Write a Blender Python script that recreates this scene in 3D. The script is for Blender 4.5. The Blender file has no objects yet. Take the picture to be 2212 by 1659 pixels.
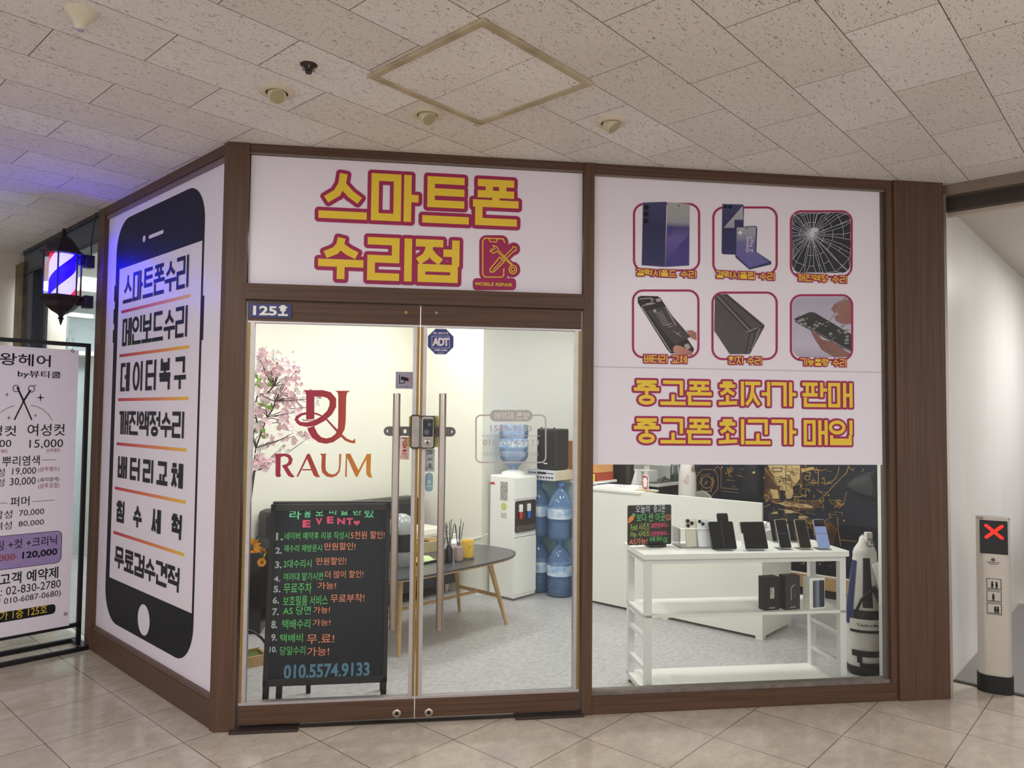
import bpy, math, random
from mathutils import Vector, Matrix
random.seed(7)
SC = bpy.context.scene
COL = SC.collection
PI = math.pi
# ------------------------------------------------------------------ camera
FPX, PITCH, ROLL, CAMH, H = 1587.66, .04295, .01028, 1.49, 2.796
FW = Vector((0, math.cos(PITCH), math.sin(PITCH)))
_up0 = Vector((0, -math.sin(PITCH), math.cos(PITCH))); _rt0 = Vector((1, 0, 0))
RT = math.cos(ROLL)*_rt0 + math.sin(ROLL)*_up0
UP = -math.sin(ROLL)*_rt0 + math.cos(ROLL)*_up0
EYE = Vector((0, 0, CAMH))
cd = bpy.data.cameras.new('camera'); cam = bpy.data.objects.new('camera', cd); COL.objects.link(cam)
cd.sensor_fit = 'HORIZONTAL'; cd.sensor_width = 36; cd.lens = FPX/2212*36; cd.clip_start = .05
m3 = Matrix((RT, UP, -FW)).transposed().to_4x4(); m3.translation = EYE
cam.matrix_world = m3
SC.camera = cam
# frames: F = shop front (x along front, y into shop), G = building grid, L = slanted left front
A0 = Vector((-1.3737, 3.4888, 0))
FR = {'F': Matrix.Translation(A0) @ Matrix.Rotation(.1365, 4, 'Z'),
      'G': Matrix.Translation(A0) @ Matrix.Rotation(.8366, 4, 'Z'),
      'L': Matrix.Translation(A0) @ Matrix.Rotation(.8187, 4, 'Z')}
INV = {k: v.inverted() for k, v in FR.items()}
def ray(px, py): return (px-1106)/FPX*RT - (py-829.5)/FPX*UP + FW
def on_plane(fr, axis, c, px, py):      # frame coords of the point of plane axis=c seen at a photo pixel
    e = INV[fr] @ EYE; d = INV[fr].to_3x3() @ ray(px, py)
    return e + d*((c-e[axis])/d[axis])
def F(px, py, w=0.): p = on_plane('F', 1, w, px, py); return p.x, p.z
def L(px, py, w=0.): p = on_plane('L', 0, w, px, py); return p.y, p.z
def at(fr, px, py, z=0.): p = on_plane(fr, 2, z, px, py); return p.x, p.y
# ------------------------------------------------------------------ world, exposure, large lamps
SC.view_settings.view_transform = 'Standard'; SC.view_settings.look = 'None'
SC.view_settings.gamma = 1; SC.view_settings.exposure = 0.0; SC.view_settings.use_curve_mapping = False
wd = bpy.data.worlds.new('world'); SC.world = wd; wd.use_nodes = True
wd.node_tree.nodes['Background'].inputs[0].default_value = (1, .978, .97, 1)
wd.node_tree.nodes['Background'].inputs[1].default_value = 1.12
def area(fr, x, y, z, sx, sy, power, col, rot=(0, 0, 0)):
    l = bpy.data.lights.new('ceiling_lamp_light', 'AREA'); l.shape = 'RECTANGLE'; l.size = sx; l.size_y = sy
    l.energy = power; l.color = col
    o = bpy.data.objects.new('ceiling_lamp_light', l); COL.objects.link(o)
    o.matrix_world = FR[fr] @ Matrix.Translation((x, y, z)) @ Matrix.Rotation(rot[2], 4, 'Z') @ Matrix.Rotation(rot[0], 4, 'X')
    return o
SHOPZ = 2.62
for x, y in ((1.0, .8), (1.0, -.35), (2.1, -.5), (2.2, 1.0), (3.9, -.2), (3.2, -1.2)):
    area('G', x, y, SHOPZ-.03, .4, .4, 13.4, (1, 1, .975))
for x, y in ((-2.2, -1.2), (-2.6, -4.4), (.2, -4.6)):
    area('G', x, y, H-.03, 1.2, .35, 50, (1, .968, .945))
area('G', 1.0, 3.7, 2.6, 1.2, .8, 95, (.88, .96, 1))
area('G', 5.2, -3.6, 2.7, 1.2, .6, 60, (1, .985, .97))
# ------------------------------------------------------------------ materials
def lin(c):
    return tuple(((v/255)/12.92 if v/255 <= .04045 else ((v/255+.055)/1.055)**2.4) for v in c) + (1,)
MATS = {}
def mat(name, c, rough=.5, metal=0., var=.06, scale=30., emit=0., coat=0., spec=.5, stretch=(1, 1, 1), c2=None, bump=0.):
    if name in MATS: return MATS[name]
    m = bpy.data.materials.new(name); m.use_nodes = True; nt = m.node_tree; b = nt.nodes['Principled BSDF']
    tc = nt.nodes.new('ShaderNodeTexCoord'); mp = nt.nodes.new('ShaderNodeMapping'); nz = nt.nodes.new('ShaderNodeTexNoise')
    mp.inputs['Scale'].default_value = stretch; nz.inputs['Scale'].default_value = scale; nz.inputs['Detail'].default_value = 4
    nt.links.new(tc.outputs['Object'], mp.inputs[0]); nt.links.new(mp.outputs[0], nz.inputs['Vector'])
    rp = nt.nodes.new('ShaderNodeValToRGB'); base = lin(c)
    lo = lin(c2) if c2 else tuple(v*(1-var) for v in base[:3])+(1,)
    hi = base if c2 else tuple(min(1, v*(1+var)) for v in base[:3])+(1,)
    rp.color_ramp.elements[0].color = lo; rp.color_ramp.elements[1].color = hi
    rp.color_ramp.elements[0].position = .3; rp.color_ramp.elements[1].position = .7
    nt.links.new(nz.outputs[0], rp.inputs[0]); nt.links.new(rp.outputs[0], b.inputs['Base Color'])
    b.inputs['Roughness'].default_value = rough; b.inputs['Metallic'].default_value = metal
    b.inputs['Specular IOR Level'].default_value = spec; b.inputs['Coat Weight'].default_value = coat
    b.inputs['Coat Roughness'].default_value = .05
    if emit:
        nt.links.new(rp.outputs[0], b.inputs['Emission Color']); b.inputs['Emission Strength'].default_value = emit
    if bump:
        bp = nt.nodes.new('ShaderNodeBump'); bp.inputs['Strength'].default_value = bump; bp.inputs['Distance'].default_value = .002
        nt.links.new(nz.outputs[0], bp.inputs['Height']); nt.links.new(bp.outputs[0], b.inputs['Normal'])
    MATS[name] = m; return m
def glass(name, tint=(1, 1, 1), gloss=1., dens=0., dc=(200, 200, 200)):
    if name in MATS: return MATS[name]
    m = bpy.data.materials.new(name); m.use_nodes = True; nt = m.node_tree; nt.nodes.clear()
    out = nt.nodes.new('ShaderNodeOutputMaterial'); tr = nt.nodes.new('ShaderNodeBsdfTransparent'); gl = nt.nodes.new('ShaderNodeBsdfGlossy')
    tr.inputs[0].default_value = tint+(1,); gl.inputs['Roughness'].default_value = .02
    fr = nt.nodes.new('ShaderNodeFresnel'); fr.inputs[0].default_value = 1.35
    mu = nt.nodes.new('ShaderNodeMath'); mu.operation = 'MULTIPLY'; mu.inputs[1].default_value = gloss
    mx = nt.nodes.new('ShaderNodeMixShader'); nt.links.new(fr.outputs[0], mu.inputs[0]); nt.links.new(mu.outputs[0], mx.inputs[0])
    first = tr
    if dens:
        df = nt.nodes.new('ShaderNodeBsdfDiffuse'); df.inputs[0].default_value = lin(dc); m2 = nt.nodes.new('ShaderNodeMixShader')
        m2.inputs[0].default_value = dens; nt.links.new(tr.outputs[0], m2.inputs[1]); nt.links.new(df.outputs[0], m2.inputs[2]); first = m2
    nt.links.new(first.outputs[0], mx.inputs[1]); nt.links.new(gl.outputs[0], mx.inputs[2]); nt.links.new(mx.outputs[0], out.inputs[0])
    MATS[name] = m; return m
def grad(name, stops, axis=0, rough=.5, fac=(0, 1)):   # printed colour gradient across the mesh bounds
    if name in MATS: return MATS[name]
    m = bpy.data.materials.new(name); m.use_nodes = True; nt = m.node_tree; b = nt.nodes['Principled BSDF']
    tc = nt.nodes.new('ShaderNodeTexCoord'); sp = nt.nodes.new('ShaderNodeSeparateXYZ'); rp = nt.nodes.new('ShaderNodeValToRGB')
    nt.links.new(tc.outputs['Generated'], sp.inputs[0]); nt.links.new(sp.outputs[axis], rp.inputs[0])
    el = rp.color_ramp.elements
    while len(el) < len(stops): el.new(.5)
    for e, (p, c) in zip(el, stops): e.position = p; e.color = lin(c)
    nt.links.new(rp.outputs[0], b.inputs['Base Color']); b.inputs['Roughness'].default_value = rough
    MATS[name] = m; return m
def wood_mat(name, c, c2, vert=True, rough=.45):
    s = (60, 60, 1.2) if vert else (1.2, 60, 60)
    return mat(name, c, rough, scale=1.6, stretch=s, c2=c2, spec=.3)
WV = wood_mat('wood_vertical', (98, 73, 57), (78, 57, 45)); WH = wood_mat('wood_horizontal', (96, 71, 55), (75, 54, 43), False)
WHITE = mat('white_paint', (232, 232, 226), .5, var=.01); BLACK = mat('black_plastic', (22, 22, 24), .4, var=.2)
STEEL = mat('brushed_steel', (178, 168, 160), .28, 1., var=.08, scale=12, stretch=(40, 40, 1))
ALU = mat('aluminium_profile', (190, 184, 186), .38, .7); GOLD = mat('brass_strip', (150, 122, 70), .4, .6)
GLASS = glass('clear_glass', (.985, .995, .985), .55); ACRYL = glass('clear_acrylic', (.985, .988, .99), .8, .03, (240, 242, 245))
FILM = mat('sign_film', (230, 223, 234), .3, var=.008, scale=3); CRIM = mat('crimson_print', (158, 22, 82), .5, var=.02)
YEL = mat('yellow_print', (232, 198, 52), .5, var=.02); INK = mat('dark_print', (24, 26, 34), .5, var=.05, spec=.22)
# ------------------------------------------------------------------ mesh builder
class MB:
    def __init__(s, off=(0, 0, 0)): s.v = []; s.f = []; s.off = Vector(off); s.n = 0
    def add(s, vs, fs):
        b = len(s.v); s.v += [Vector(v)+s.off for v in vs]; s.f += [tuple(i+b for i in f) for f in fs]; return s
    def box(s, x0, x1, y0, y1, z0, z1, M=None):
        vs = [Vector((x, y, z)) for x in (x0, x1) for y in (y0, y1) for z in (z0, z1)]
        if M: vs = [M @ v for v in vs]
        return s.add(vs, [(0, 1, 3, 2), (4, 6, 7, 5), (0, 4, 5, 1), (2, 3, 7, 6), (0, 2, 6, 4), (1, 5, 7, 3)])
    def rbox(s, x0, x1, z0, z1, y0, y1, r, seg=5, M=None):   # rounded in the x-z plane, extruded along y
        return s.prism(rrect(x0, x1, z0, z1, r, seg), y0, y1, M)
    def prism(s, pts, y0, y1, M=None):                     # polygon in x-z, extruded along y
        n = len(pts); vs = [Vector((x, y0, z)) for x, z in pts]+[Vector((x, y1, z)) for x, z in pts]
        if M: vs = [M @ v for v in vs]
        return s.add(vs, [tuple(range(n)), tuple(range(2*n-1, n-1, -1))]+[(i, i+n, (i+1) % n+n, (i+1) % n) for i in range(n)])
    def slab(s, pts, z0, z1, M=None):                      # polygon in x-y, extruded along z
        n = len(pts); vs = [Vector((x, y, z0)) for x, y in pts]+[Vector((x, y, z1)) for x, y in pts]
        if M: vs = [M @ v for v in vs]
        return s.add(vs, [tuple(range(n-1, -1, -1)), tuple(range(n, 2*n))]+[(i, (i+1) % n, (i+1) % n+n, i+n) for i in range(n)])
    def lathe(s, prof, seg=24, c=(0, 0, 0), M=None, sx=1, sy=1, ph=0):
        vs = []; fs = []
        for r, z in prof:
            for k in range(seg):
                a = 2*PI*k/seg+ph; v = Vector((c[0]+r*sx*math.cos(a), c[1]+r*sy*math.sin(a), c[2]+z)); vs.append(M @ v if M else v)
        for i in range(len(prof)-1):
            for k in range(seg):
                k2 = (k+1) % seg; fs.append((i*seg+k, i*seg+k2, (i+1)*seg+k2, (i+1)*seg+k))
        fs.append(tuple(range(seg-1, -1, -1))); fs.append(tuple((len(prof)-1)*seg+k for k in range(seg)))
        return s.add(vs, fs)
    def tube(s, pts, r, seg=8, rs=None):
        pts = [Vector(p) for p in pts]; vs = []; fs = []; n = len(pts); prev = None
        for i, p in enumerate(pts):
            t = (pts[min(i+1, n-1)]-pts[max(i-1, 0)]).normalized()
            if prev is None: a = t.orthogonal().normalized()
            else: a = (prev-t*prev.dot(t)); a = a.normalized() if a.length > 1e-6 else t.orthogonal().normalized()
            prev = a; b = t.cross(a); rr = rs[i] if rs else r
            for k in range(seg):
                an = 2*PI*k/seg+PI/4; vs.append(p+rr*(math.cos(an)*a+math.sin(an)*b))
        for i in range(n-1):
            for k in range(seg):
                k2 = (k+1) % seg; fs.append((i*seg+k, i*seg+k2, (i+1)*seg+k2, (i+1)*seg+k))
        fs += [tuple(range(seg-1, -1, -1)), tuple((n-1)*seg+k for k in range(seg))]
        return s.add(vs, fs)
    def bar(s, p, q, r, r2=None): return s.tube([p, q], r, 4, [r, r2 or r])
    def ball(s, c, rx, ry=None, rz=None, seg=16, rings=10):
        ry = ry or rx; rz = rz or rx
        return s.lathe([(max(1e-4, math.sin(PI*i/rings)), -math.cos(PI*i/rings)) for i in range(rings+1)], seg,
                       M=Matrix.Translation(c) @ Matrix.Diagonal((rx, ry, rz, 1)))
    def torus(s, c, R, r, seg=20, ts=6, M=None):
        vs = []; fs = []
        for i in range(seg):
            a = 2*PI*i/seg
            for k in range(ts):
                b = 2*PI*k/ts; v = Vector(((R+r*math.cos(b))*math.cos(a), (R+r*math.cos(b))*math.sin(a), r*math.sin(b)))
                vs.append(Vector(c)+(M @ v if M else v))
        for i in range(seg):
            for k in range(ts):
                fs.append((i*ts+k, ((i+1) % seg)*ts+k, ((i+1) % seg)*ts+(k+1) % ts, i*ts+(k+1) % ts))
        return s.add(vs, fs)
    def flat(s, pts3): return s.add(pts3, [tuple(range(len(pts3)))])
    def warp(s, fn): s.v = [Vector(fn(*v)) for v in s.v]; return s
    def build(s, name, m, parent=None, fr=None, base=(0, 0, 0), rot=0, smooth=False, bevel=0, kind=None, label=None):
        me = bpy.data.meshes.new(name); me.from_pydata([tuple(v) for v in s.v], [], s.f); me.validate(); me.update()
        if isinstance(m, (list, tuple)):
            for k in m: me.materials.append(k)
        else: me.materials.append(m)
        o = bpy.data.objects.new(name, me); COL.objects.link(o)
        if parent: o.parent = parent
        elif fr: o.matrix_world = FR[fr] @ Matrix.Translation(base) @ Matrix.Rotation(rot, 4, 'Z')
        if smooth:
            for p in me.polygons: p.use_smooth = True
            me.set_sharp_from_angle(angle=.7)
        if bevel:
            b = o.modifiers.new('bevel', 'BEVEL'); b.width = bevel; b.segments = 2; b.limit_method = 'ANGLE'
        if kind: o['kind'] = kind
        if label: o['label'] = label
        return o
def rrect(x0, x1, z0, z1, r, seg=5):
    r = min(r, abs(x1-x0)/2-1e-5, abs(z1-z0)/2-1e-5); pts = []
    if x0 > x1: x0, x1 = x1, x0
    if z0 > z1: z0, z1 = z1, z0
    for cx, cz, a in ((x1-r, z1-r, 0), (x0+r, z1-r, PI/2), (x0+r, z0+r, PI), (x1-r, z0+r, 1.5*PI)):
        for k in range(seg+1): an = a+PI/2*k/seg; pts.append((cx+r*math.cos(an), cz+r*math.sin(an)))
    return pts
def tag(o, label, cat, group=None):
    o['label'] = label; o['category'] = cat
    if group: o['group'] = group
    return o
def thing(name, label, cat, fr='G', base=(0, 0, 0), rot=0, group=None, M=None):
    o = bpy.data.objects.new(name, None); COL.objects.link(o); o.empty_display_size = .05
    o.matrix_world = FR[fr] @ Matrix.Translation(base) @ Matrix.Rotation(rot, 4, 'Z') @ (M or Matrix())
    return tag(o, label, cat, group)
def struct(name, mb, m, fr='G', **k): return mb.build(name, m, fr=fr, kind='structure', **k)
def copy_tree(o, parent=None):
    c = o.copy(); COL.objects.link(c)
    if parent: c.parent = parent
    for ch in list(o.children): copy_tree(ch, c)
    return c
# ------------------------------------------------------------------ flat lettering
def text2d(body, bold=0., spacing=1.):
    cu = bpy.data.curves.new('lettering', 'FONT'); cu.body = body; cu.offset = bold; cu.space_character = spacing; cu.resolution_u = 3
    o = bpy.data.objects.new('lettering', cu); COL.objects.link(o)
    dg = bpy.context.evaluated_depsgraph_get(); me = bpy.data.meshes.new_from_object(o.evaluated_get(dg))
    vs = [(v.co.x, v.co.y) for v in me.vertices]; fs = [tuple(p.vertices) for p in me.polygons]
    bpy.data.objects.remove(o); bpy.data.curves.remove(cu); bpy.data.meshes.remove(me)
    if not vs: return [], [], 1
    x0 = min(v[0] for v in vs); x1 = max(v[0] for v in vs); y0 = min(v[1] for v in vs); y1 = max(v[1] for v in vs)
    return [((x-x0)/(x1-x0), (y-y0)/(y1-y0)) for x, y in vs], fs, (x1-x0)/(y1-y0)
class Plane:      # decals on a plane: p2(u, z, lift) -> local 3-D point, px(x, y) -> (u, z)
    def __init__(s, p3, px, off=(0, 0, 0)): s.p3 = p3; s.px = px; s.off = off
    def mb(s): m = MB(s.off); m.pl = s; return m
def T(mb, body, a, b, lift, bold=0., spacing=1.):      # text fitted between photo corners a (top left) and b (bottom right)
    pl = mb.pl; u0, z1 = pl.px(*a); u1, z0 = pl.px(*b); vs, fs, _ = text2d(body, bold, spacing)
    return mb.add([pl.p3(u0+(u1-u0)*x, z0+(z1-z0)*y, lift) for x, y in vs], fs)
def Pg(mb, pts, lift):                                  # polygon from photo pixels
    mb.n += 1; return mb.add([mb.pl.p3(*mb.pl.px(x, y), lift+mb.n*2e-5) for x, y in pts], [tuple(range(len(pts)))])
def Pl(mb, pts, w, lift, close=False):                  # line of width w px through pixel points
    q = list(pts)+([pts[0]] if close else [])
    for (x0, y0), (x1, y1) in zip(q, q[1:]):
        d = math.hypot(x1-x0, y1-y0) or 1; ax, ay = (x1-x0)/d*w/2, (y1-y0)/d*w/2
        Pg(mb, [(x0-ax*.6-ay, y0-ay*.6+ax), (x1+ax*.6-ay, y1+ay*.6+ax), (x1+ax*.6+ay, y1+ay*.6-ax), (x0-ax*.6+ay, y0-ay*.6-ax)], lift)
    return mb
def Pe(mb, c, rx, ry, lift, n=20): return Pg(mb, [(c[0]+rx*math.cos(2*PI*k/n), c[1]+ry*math.sin(2*PI*k/n)) for k in range(n)], lift)
def Pr(mb, x0, y0, x1, y1, r, lift): return Pg(mb, rrect(x0, x1, y0, y1, r), lift)
# hangul drawn as heavy block strokes
CI = 'ㄱㄲㄴㄷㄸㄹㅁㅂㅃㅅㅆㅇㅈㅉㅊㅋㅌㅍㅎ'; CM = 'ㅏㅐㅑㅒㅓㅔㅕㅖㅗㅘㅙㅚㅛㅜㅝㅞㅟㅠㅡㅢㅣ'
CF = ' ㄱㄲㄳㄴㄵㄶㄷㄹㄺㄻㄼㄽㄾㄿㅀㅁㅂㅄㅅㅆㅇㅈㅊㅋㅌㅍㅎ'
def ring(cx, cy, rx, ry): return [(cx+rx*math.cos(2*PI*k/16), cy+ry*math.sin(2*PI*k/16)) for k in range(17)]
def siot(y): return [[(.5, y), (.46, y*.62), (.3, y*.25), (0, 0)], [(.5, y*.55), (.75, y*.22), (1, 0)]]
CONS = {'ㄱ': [[(0, 1), (1, 1), (1, 0)]], 'ㄴ': [[(0, 1), (0, 0), (1, 0)]], 'ㄷ': [[(1, 1), (0, 1), (0, 0), (1, 0)]],
        'ㄹ': [[(0, 1), (1, 1), (1, .5), (0, .5), (0, 0), (1, 0)]], 'ㅁ': [[(0, 0), (0, 1), (1, 1), (1, 0), (0, 0)]],
        'ㅂ': [[(0, 1), (0, 0), (1, 0), (1, 1)], [(0, .5), (1, .5)]], 'ㅅ': siot(1), 'ㅇ': [ring(.5, .5, .5, .5)],
        'ㅈ': [[(0, 1), (1, 1)]]+siot(.95), 'ㅊ': [[(.25, 1), (.75, 1)], [(0, .72), (1, .72)]]+siot(.7), 'ㅋ': [[(0, 1), (1, 1), (1, 0)], [(0, .5), (1, .5)]],
        'ㅌ': [[(1, 1), (0, 1), (0, 0), (1, 0)], [(0, .5), (1, .5)]], 'ㅍ': [[(0, 1), (1, 1)], [(0, 0), (1, 0)], [(.27, 1), (.27, 0)], [(.73, 1), (.73, 0)]],
        'ㅎ': [[(.3, 1), (.7, 1)], [(0, .72), (1, .72)], ring(.5, .24, .34, .24)]}
for d, s in (('ㄲ', 'ㄱ'), ('ㄸ', 'ㄷ'), ('ㅃ', 'ㅂ'), ('ㅆ', 'ㅅ'), ('ㅉ', 'ㅈ')):
    CONS[d] = [[(x*.4, y) for x, y in p] for p in CONS[s]]+[[(.6+x*.4, y) for x, y in p] for p in CONS[s]]
def syllable(ch):
    k = ord(ch)-0xAC00; i = CI[k//588]; v = CM[k % 588//28]; f = CF[k % 28]; out = []; y0 = .47 if f != ' ' else 0
    def put(c, x0, x1, a, b): out.extend([[(x0+(x1-x0)*x, a+(b-a)*y) for x, y in p] for p in CONS[c]])
    def Y(t): return y0+(1-y0)*t
    def ln(*p): out.append([(x, Y(t)) for x, t in p])
    if v in 'ㅏㅐㅑㅒㅓㅔㅕㅖㅣ':
        cx = {'ㅏ': .56, 'ㅑ': .56, 'ㅣ': .66, 'ㅓ': .55, 'ㅕ': .55, 'ㅐ': .42, 'ㅒ': .42, 'ㅔ': .4, 'ㅖ': .4}[v]
        put(i, 0, cx, Y(0 if f == ' ' else .05), 1)
        if v == 'ㅣ': ln((1, 0), (1, 1))
        if v in 'ㅏㅑ': ln((.82, 0), (.82, 1))
        if v == 'ㅏ': ln((.82, .5), (1, .5))
        if v == 'ㅑ': ln((.82, .36), (1, .36)); ln((.82, .66), (1, .66))
        if v in 'ㅓㅕ': ln((1, 0), (1, 1))
        if v == 'ㅓ': ln((.76, .5), (1, .5))
        if v == 'ㅕ': ln((.76, .36), (1, .36)); ln((.76, .68), (1, .68))
        if v in 'ㅐㅒ': ln((.7, 0), (.7, 1)); ln((1, 0), (1, 1)); ln((.7, .5), (1, .5))
        if v in 'ㅔㅖ': ln((.76, 0), (.76, 1)); ln((1, 0), (1, 1)); ln((.58, .5), (.76, .5))
        if v == 'ㅖ': ln((.58, .7), (.76, .7))
    elif v in 'ㅗㅛㅜㅠㅡ':
        b = {'ㅗ': .46, 'ㅛ': .46, 'ㅜ': .58, 'ㅠ': .58, 'ㅡ': .4}[v]; w = .12
        put(i, w, 1-w, Y(b), 1)
        if v in 'ㅗㅛㅡ': ln((0, 0), (1, 0))
        else: ln((0, .34), (1, .34))
        for x in {'ㅗ': (.5,), 'ㅛ': (.33, .67)}.get(v, ()): ln((x, 0), (x, .34))
        for x in {'ㅜ': (.5,), 'ㅠ': (.33, .67)}.get(v, ()): ln((x, .34), (x, 0))
    else:
        put(i, .04, .6, Y(.48), 1)
        if v in 'ㅘㅙㅚㅢ': ln((0, .02), (.68, .06))
        else: ln((0, .34), (.68, .36)); ln((.34, .34), (.34, 0))
        if v in 'ㅘㅙㅚ': ln((.32, .04), (.32, .34))
        ln((1, 0), (1, 1)) if v != 'ㅘ' else ln((.86, 0), (.86, 1))
        if v == 'ㅘ': ln((.86, .5), (1, .5))
    if f != ' ': put(f, .06 if f != 'ㅇ' else .2, .96 if f != 'ㅇ' else .8, 0, .30)
    return out
def inflate(q, d):
    n = len(q); out = []; cx = sum(p[0] for p in q)/n; cy = sum(p[1] for p in q)/n
    ar = sum(q[i][0]*q[(i+1) % n][1]-q[(i+1) % n][0]*q[i][1] for i in range(n))
    if ar < 0: q = q[::-1]
    for i in range(n):
        p, a, b = q[i], q[i-1], q[(i+1) % n]
        a1 = math.atan2(-(p[0]-a[0]), p[1]-a[1]); a2 = math.atan2(-(b[0]-p[0]), b[1]-p[1])
        while a2 < a1: a2 += 2*PI
        for k in range(5): an = a1+(a2-a1)*k/4; out.append((p[0]+d*math.cos(an), p[1]+d*math.sin(an)))
    return out
def hangul(mb, out, body, a, b, t, d, lift, gap=.1):   # body fitted between photo corners; t stroke, d outline (metres)
    pl = mb.pl; u0, z1 = pl.px(*a); u1, z0 = pl.px(*b); sg = 1 if u1 > u0 else -1; W = abs(u1-u0); Hh = z1-z0
    units = sum(.45 if c == ' ' else 1 for c in body); n = len(body)
    cw = W/(units+gap*(n-1)); x = 0
    for ch in body:
        if ch == ' ': x += cw*(.45+gap); continue
        for pol in syllable(ch):
            pts = [(x+t/2+px*(cw-t), t/2+py*(Hh-t)) for px, py in pol]; curved = len(pol) > 8
            for j in range(len(pts)-1):
                p, q = pts[j], pts[j+1]; ln = math.hypot(q[0]-p[0], q[1]-p[1]) or 1e-6
                ex, ey = (q[0]-p[0])/ln, (q[1]-p[1])/ln; diag = abs(ex) > .08 and abs(ey) > .08
                e = t*.08 if curved else (t*.22 if diag else t/2)
                ax, ay, hx, hy = ex*e, ey*e, -ey*t/2, ex*t/2
                quad = [(p[0]-ax-hx, p[1]-ay-hy), (q[0]+ax-hx, q[1]+ay-hy), (q[0]+ax+hx, q[1]+ay+hy), (p[0]-ax+hx, p[1]-ay+hy)]
                mb.n += 1; l2 = lift+.0022+(mb.n % 40)*2e-5
                mb.add([pl.p3(u0+sg*X, z0+Z, l2) for X, Z in quad], [(0, 1, 2, 3)])
                if out is not None:
                    iq = inflate(quad, d); l3 = lift+(mb.n % 40)*2e-5
                    out.add([pl.p3(u0+sg*X, z0+Z, l3) for X, Z in iq], [tuple(range(len(iq)))])
        x += cw*(1+gap)
    return mb
def cv(a, b, x, y): p = INV[b] @ FR[a] @ Vector((x, y, 0)); return p.x, p.y
def gpoly(*pts): return [cv(f, 'G', x, y) for f, x, y in pts]
# ------------------------------------------------------------------ setting: floor, ceilings, walls
def brick(name, c1, c2, mort, bw, rh, off, loc, msize, rough, marks):
    m = bpy.data.materials.new(name); m.use_nodes = True; nt = m.node_tree; b = nt.nodes['Principled BSDF']; N = nt.nodes.new; K = nt.links.new
    tc = N('ShaderNodeTexCoord'); mp = N('ShaderNodeMapping'); mp.inputs['Location'].default_value = loc; K(tc.outputs['Object'], mp.inputs[0])
    br = N('ShaderNodeTexBrick'); br.offset = off; br.squash = 1; K(mp.outputs[0], br.inputs['Vector'])
    br.inputs['Color1'].default_value = lin(c1); br.inputs['Color2'].default_value = lin(c2); br.inputs['Mortar'].default_value = lin(mort)
    br.inputs['Scale'].default_value = 1; br.inputs['Mortar Size'].default_value = msize; br.inputs['Mortar Smooth'].default_value = .3
    br.inputs['Brick Width'].default_value = bw; br.inputs['Row Height'].default_value = rh; br.inputs['Bias'].default_value = -.35
    col = br.outputs['Color']
    def ramp(src, p0, p1, v0, v1):
        r = N('ShaderNodeValToRGB'); r.color_ramp.elements[0].position = p0; r.color_ramp.elements[1].position = p1
        r.color_ramp.elements[0].color = (v0, v0, v0, 1); r.color_ramp.elements[1].color = (v1, v1, v1, 1); K(src, r.inputs[0]); return r.outputs[0]
    def noise(scale, st, det=3, dist=0.):
        q = N('ShaderNodeMapping'); q.inputs['Scale'].default_value = st; K(tc.outputs['Object'], q.inputs[0])
        z = N('ShaderNodeTexNoise'); z.inputs['Scale'].default_value = scale; z.inputs['Detail'].default_value = det; z.inputs['Distortion'].default_value = dist
        K(q.outputs[0], z.inputs['Vector']); return z.outputs[0]
    def mul(a, f, tint, fac=1.):
        x = N('ShaderNodeMix'); x.data_type = 'RGBA'; x.blend_type = 'MIX'; K(f, x.inputs[0]); x.inputs[6].default_value = lin(tint); K(a, x.inputs[7]); return x.outputs[2]
    if marks == 'fissures':      # mineral-fibre tile: short worm marks along the tile and pin holes
        col = mul(col, ramp(noise(46, (1, 2.7, 1), 1.5, 1.5), .332, .365, .1, 1), (136, 123, 111))
        vo = N('ShaderNodeTexVoronoi'); vo.inputs['Scale'].default_value = 84; K(tc.outputs['Object'], vo.inputs['Vector'])
        col = mul(col, ramp(vo.outputs['Distance'], .12, .19, .3, 1), (138, 125, 113))
        col = mul(col, ramp(noise(1.2, (1, 1, 1)), .3, .6, .8, 1), (180, 173, 164))
    else:
        col = mul(col, ramp(noise(9, (1, 1.6, 1), 8, .6), .3, .68, .5, 1), (158, 147, 134))
        col = mul(col, ramp(noise(45, (1, 1, 1), 5), .3, .6, .82, 1), (136, 125, 113))
    K(col, b.inputs['Base Color']); b.inputs['Roughness'].default_value = rough; return m
CEILM = brick('ceiling_tile', (227, 222, 216), (244, 243, 241), (108, 97, 88), .597, .288, .5, (.006, 2.26, 0), .0022, .85, 'fissures')
PANM = brick('hatch_tile', (238, 233, 230), (238, 233, 230), (120, 104, 88), .31, 2., 0, (.0, 1., 0), .0016, .85, 'fissures')
FLOORM = brick('floor_tile', (198, 187, 173), (188, 177, 163), (72, 62, 55), .428, .432, 0, (-.29, 0, 0), .0026, .14, 'marble')
struct('floor', MB().box(-7, 9, -9, 10, -.1, 0), FLOORM)
struct('ceiling', MB().box(-7, 9, -9, 10, H, H+.1), CEILM)
VINYL = mat('shop_vinyl', (188, 187, 187), .38, scale=26, c2=(162, 160, 160), stretch=(1, 1.6, 1))
shop = gpoly(('F', .03, .05), ('F', 3.72, .05))+[(4.67, -2.3), (4.67, .93), (2.72, .93), (2.72, 1.85)]+gpoly(('L', .04, 1.83), ('L', .04, .06))
struct('floor_shop', MB().slab(shop, 0.0005, .006), VINYL)
struct('ceiling_shop', MB().slab(shop, SHOPZ, SHOPZ+.05), WHITE)
CREAM = mat('cream_wall', (240, 238, 224), .6, var=.008, scale=2); CWALL = mat('cool_wall', (236, 236, 230), .6, var=.008, scale=2)
struct('wall_end', MB().box(2.72, 2.80, .93, 1.93, 0, H), CREAM)
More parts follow.
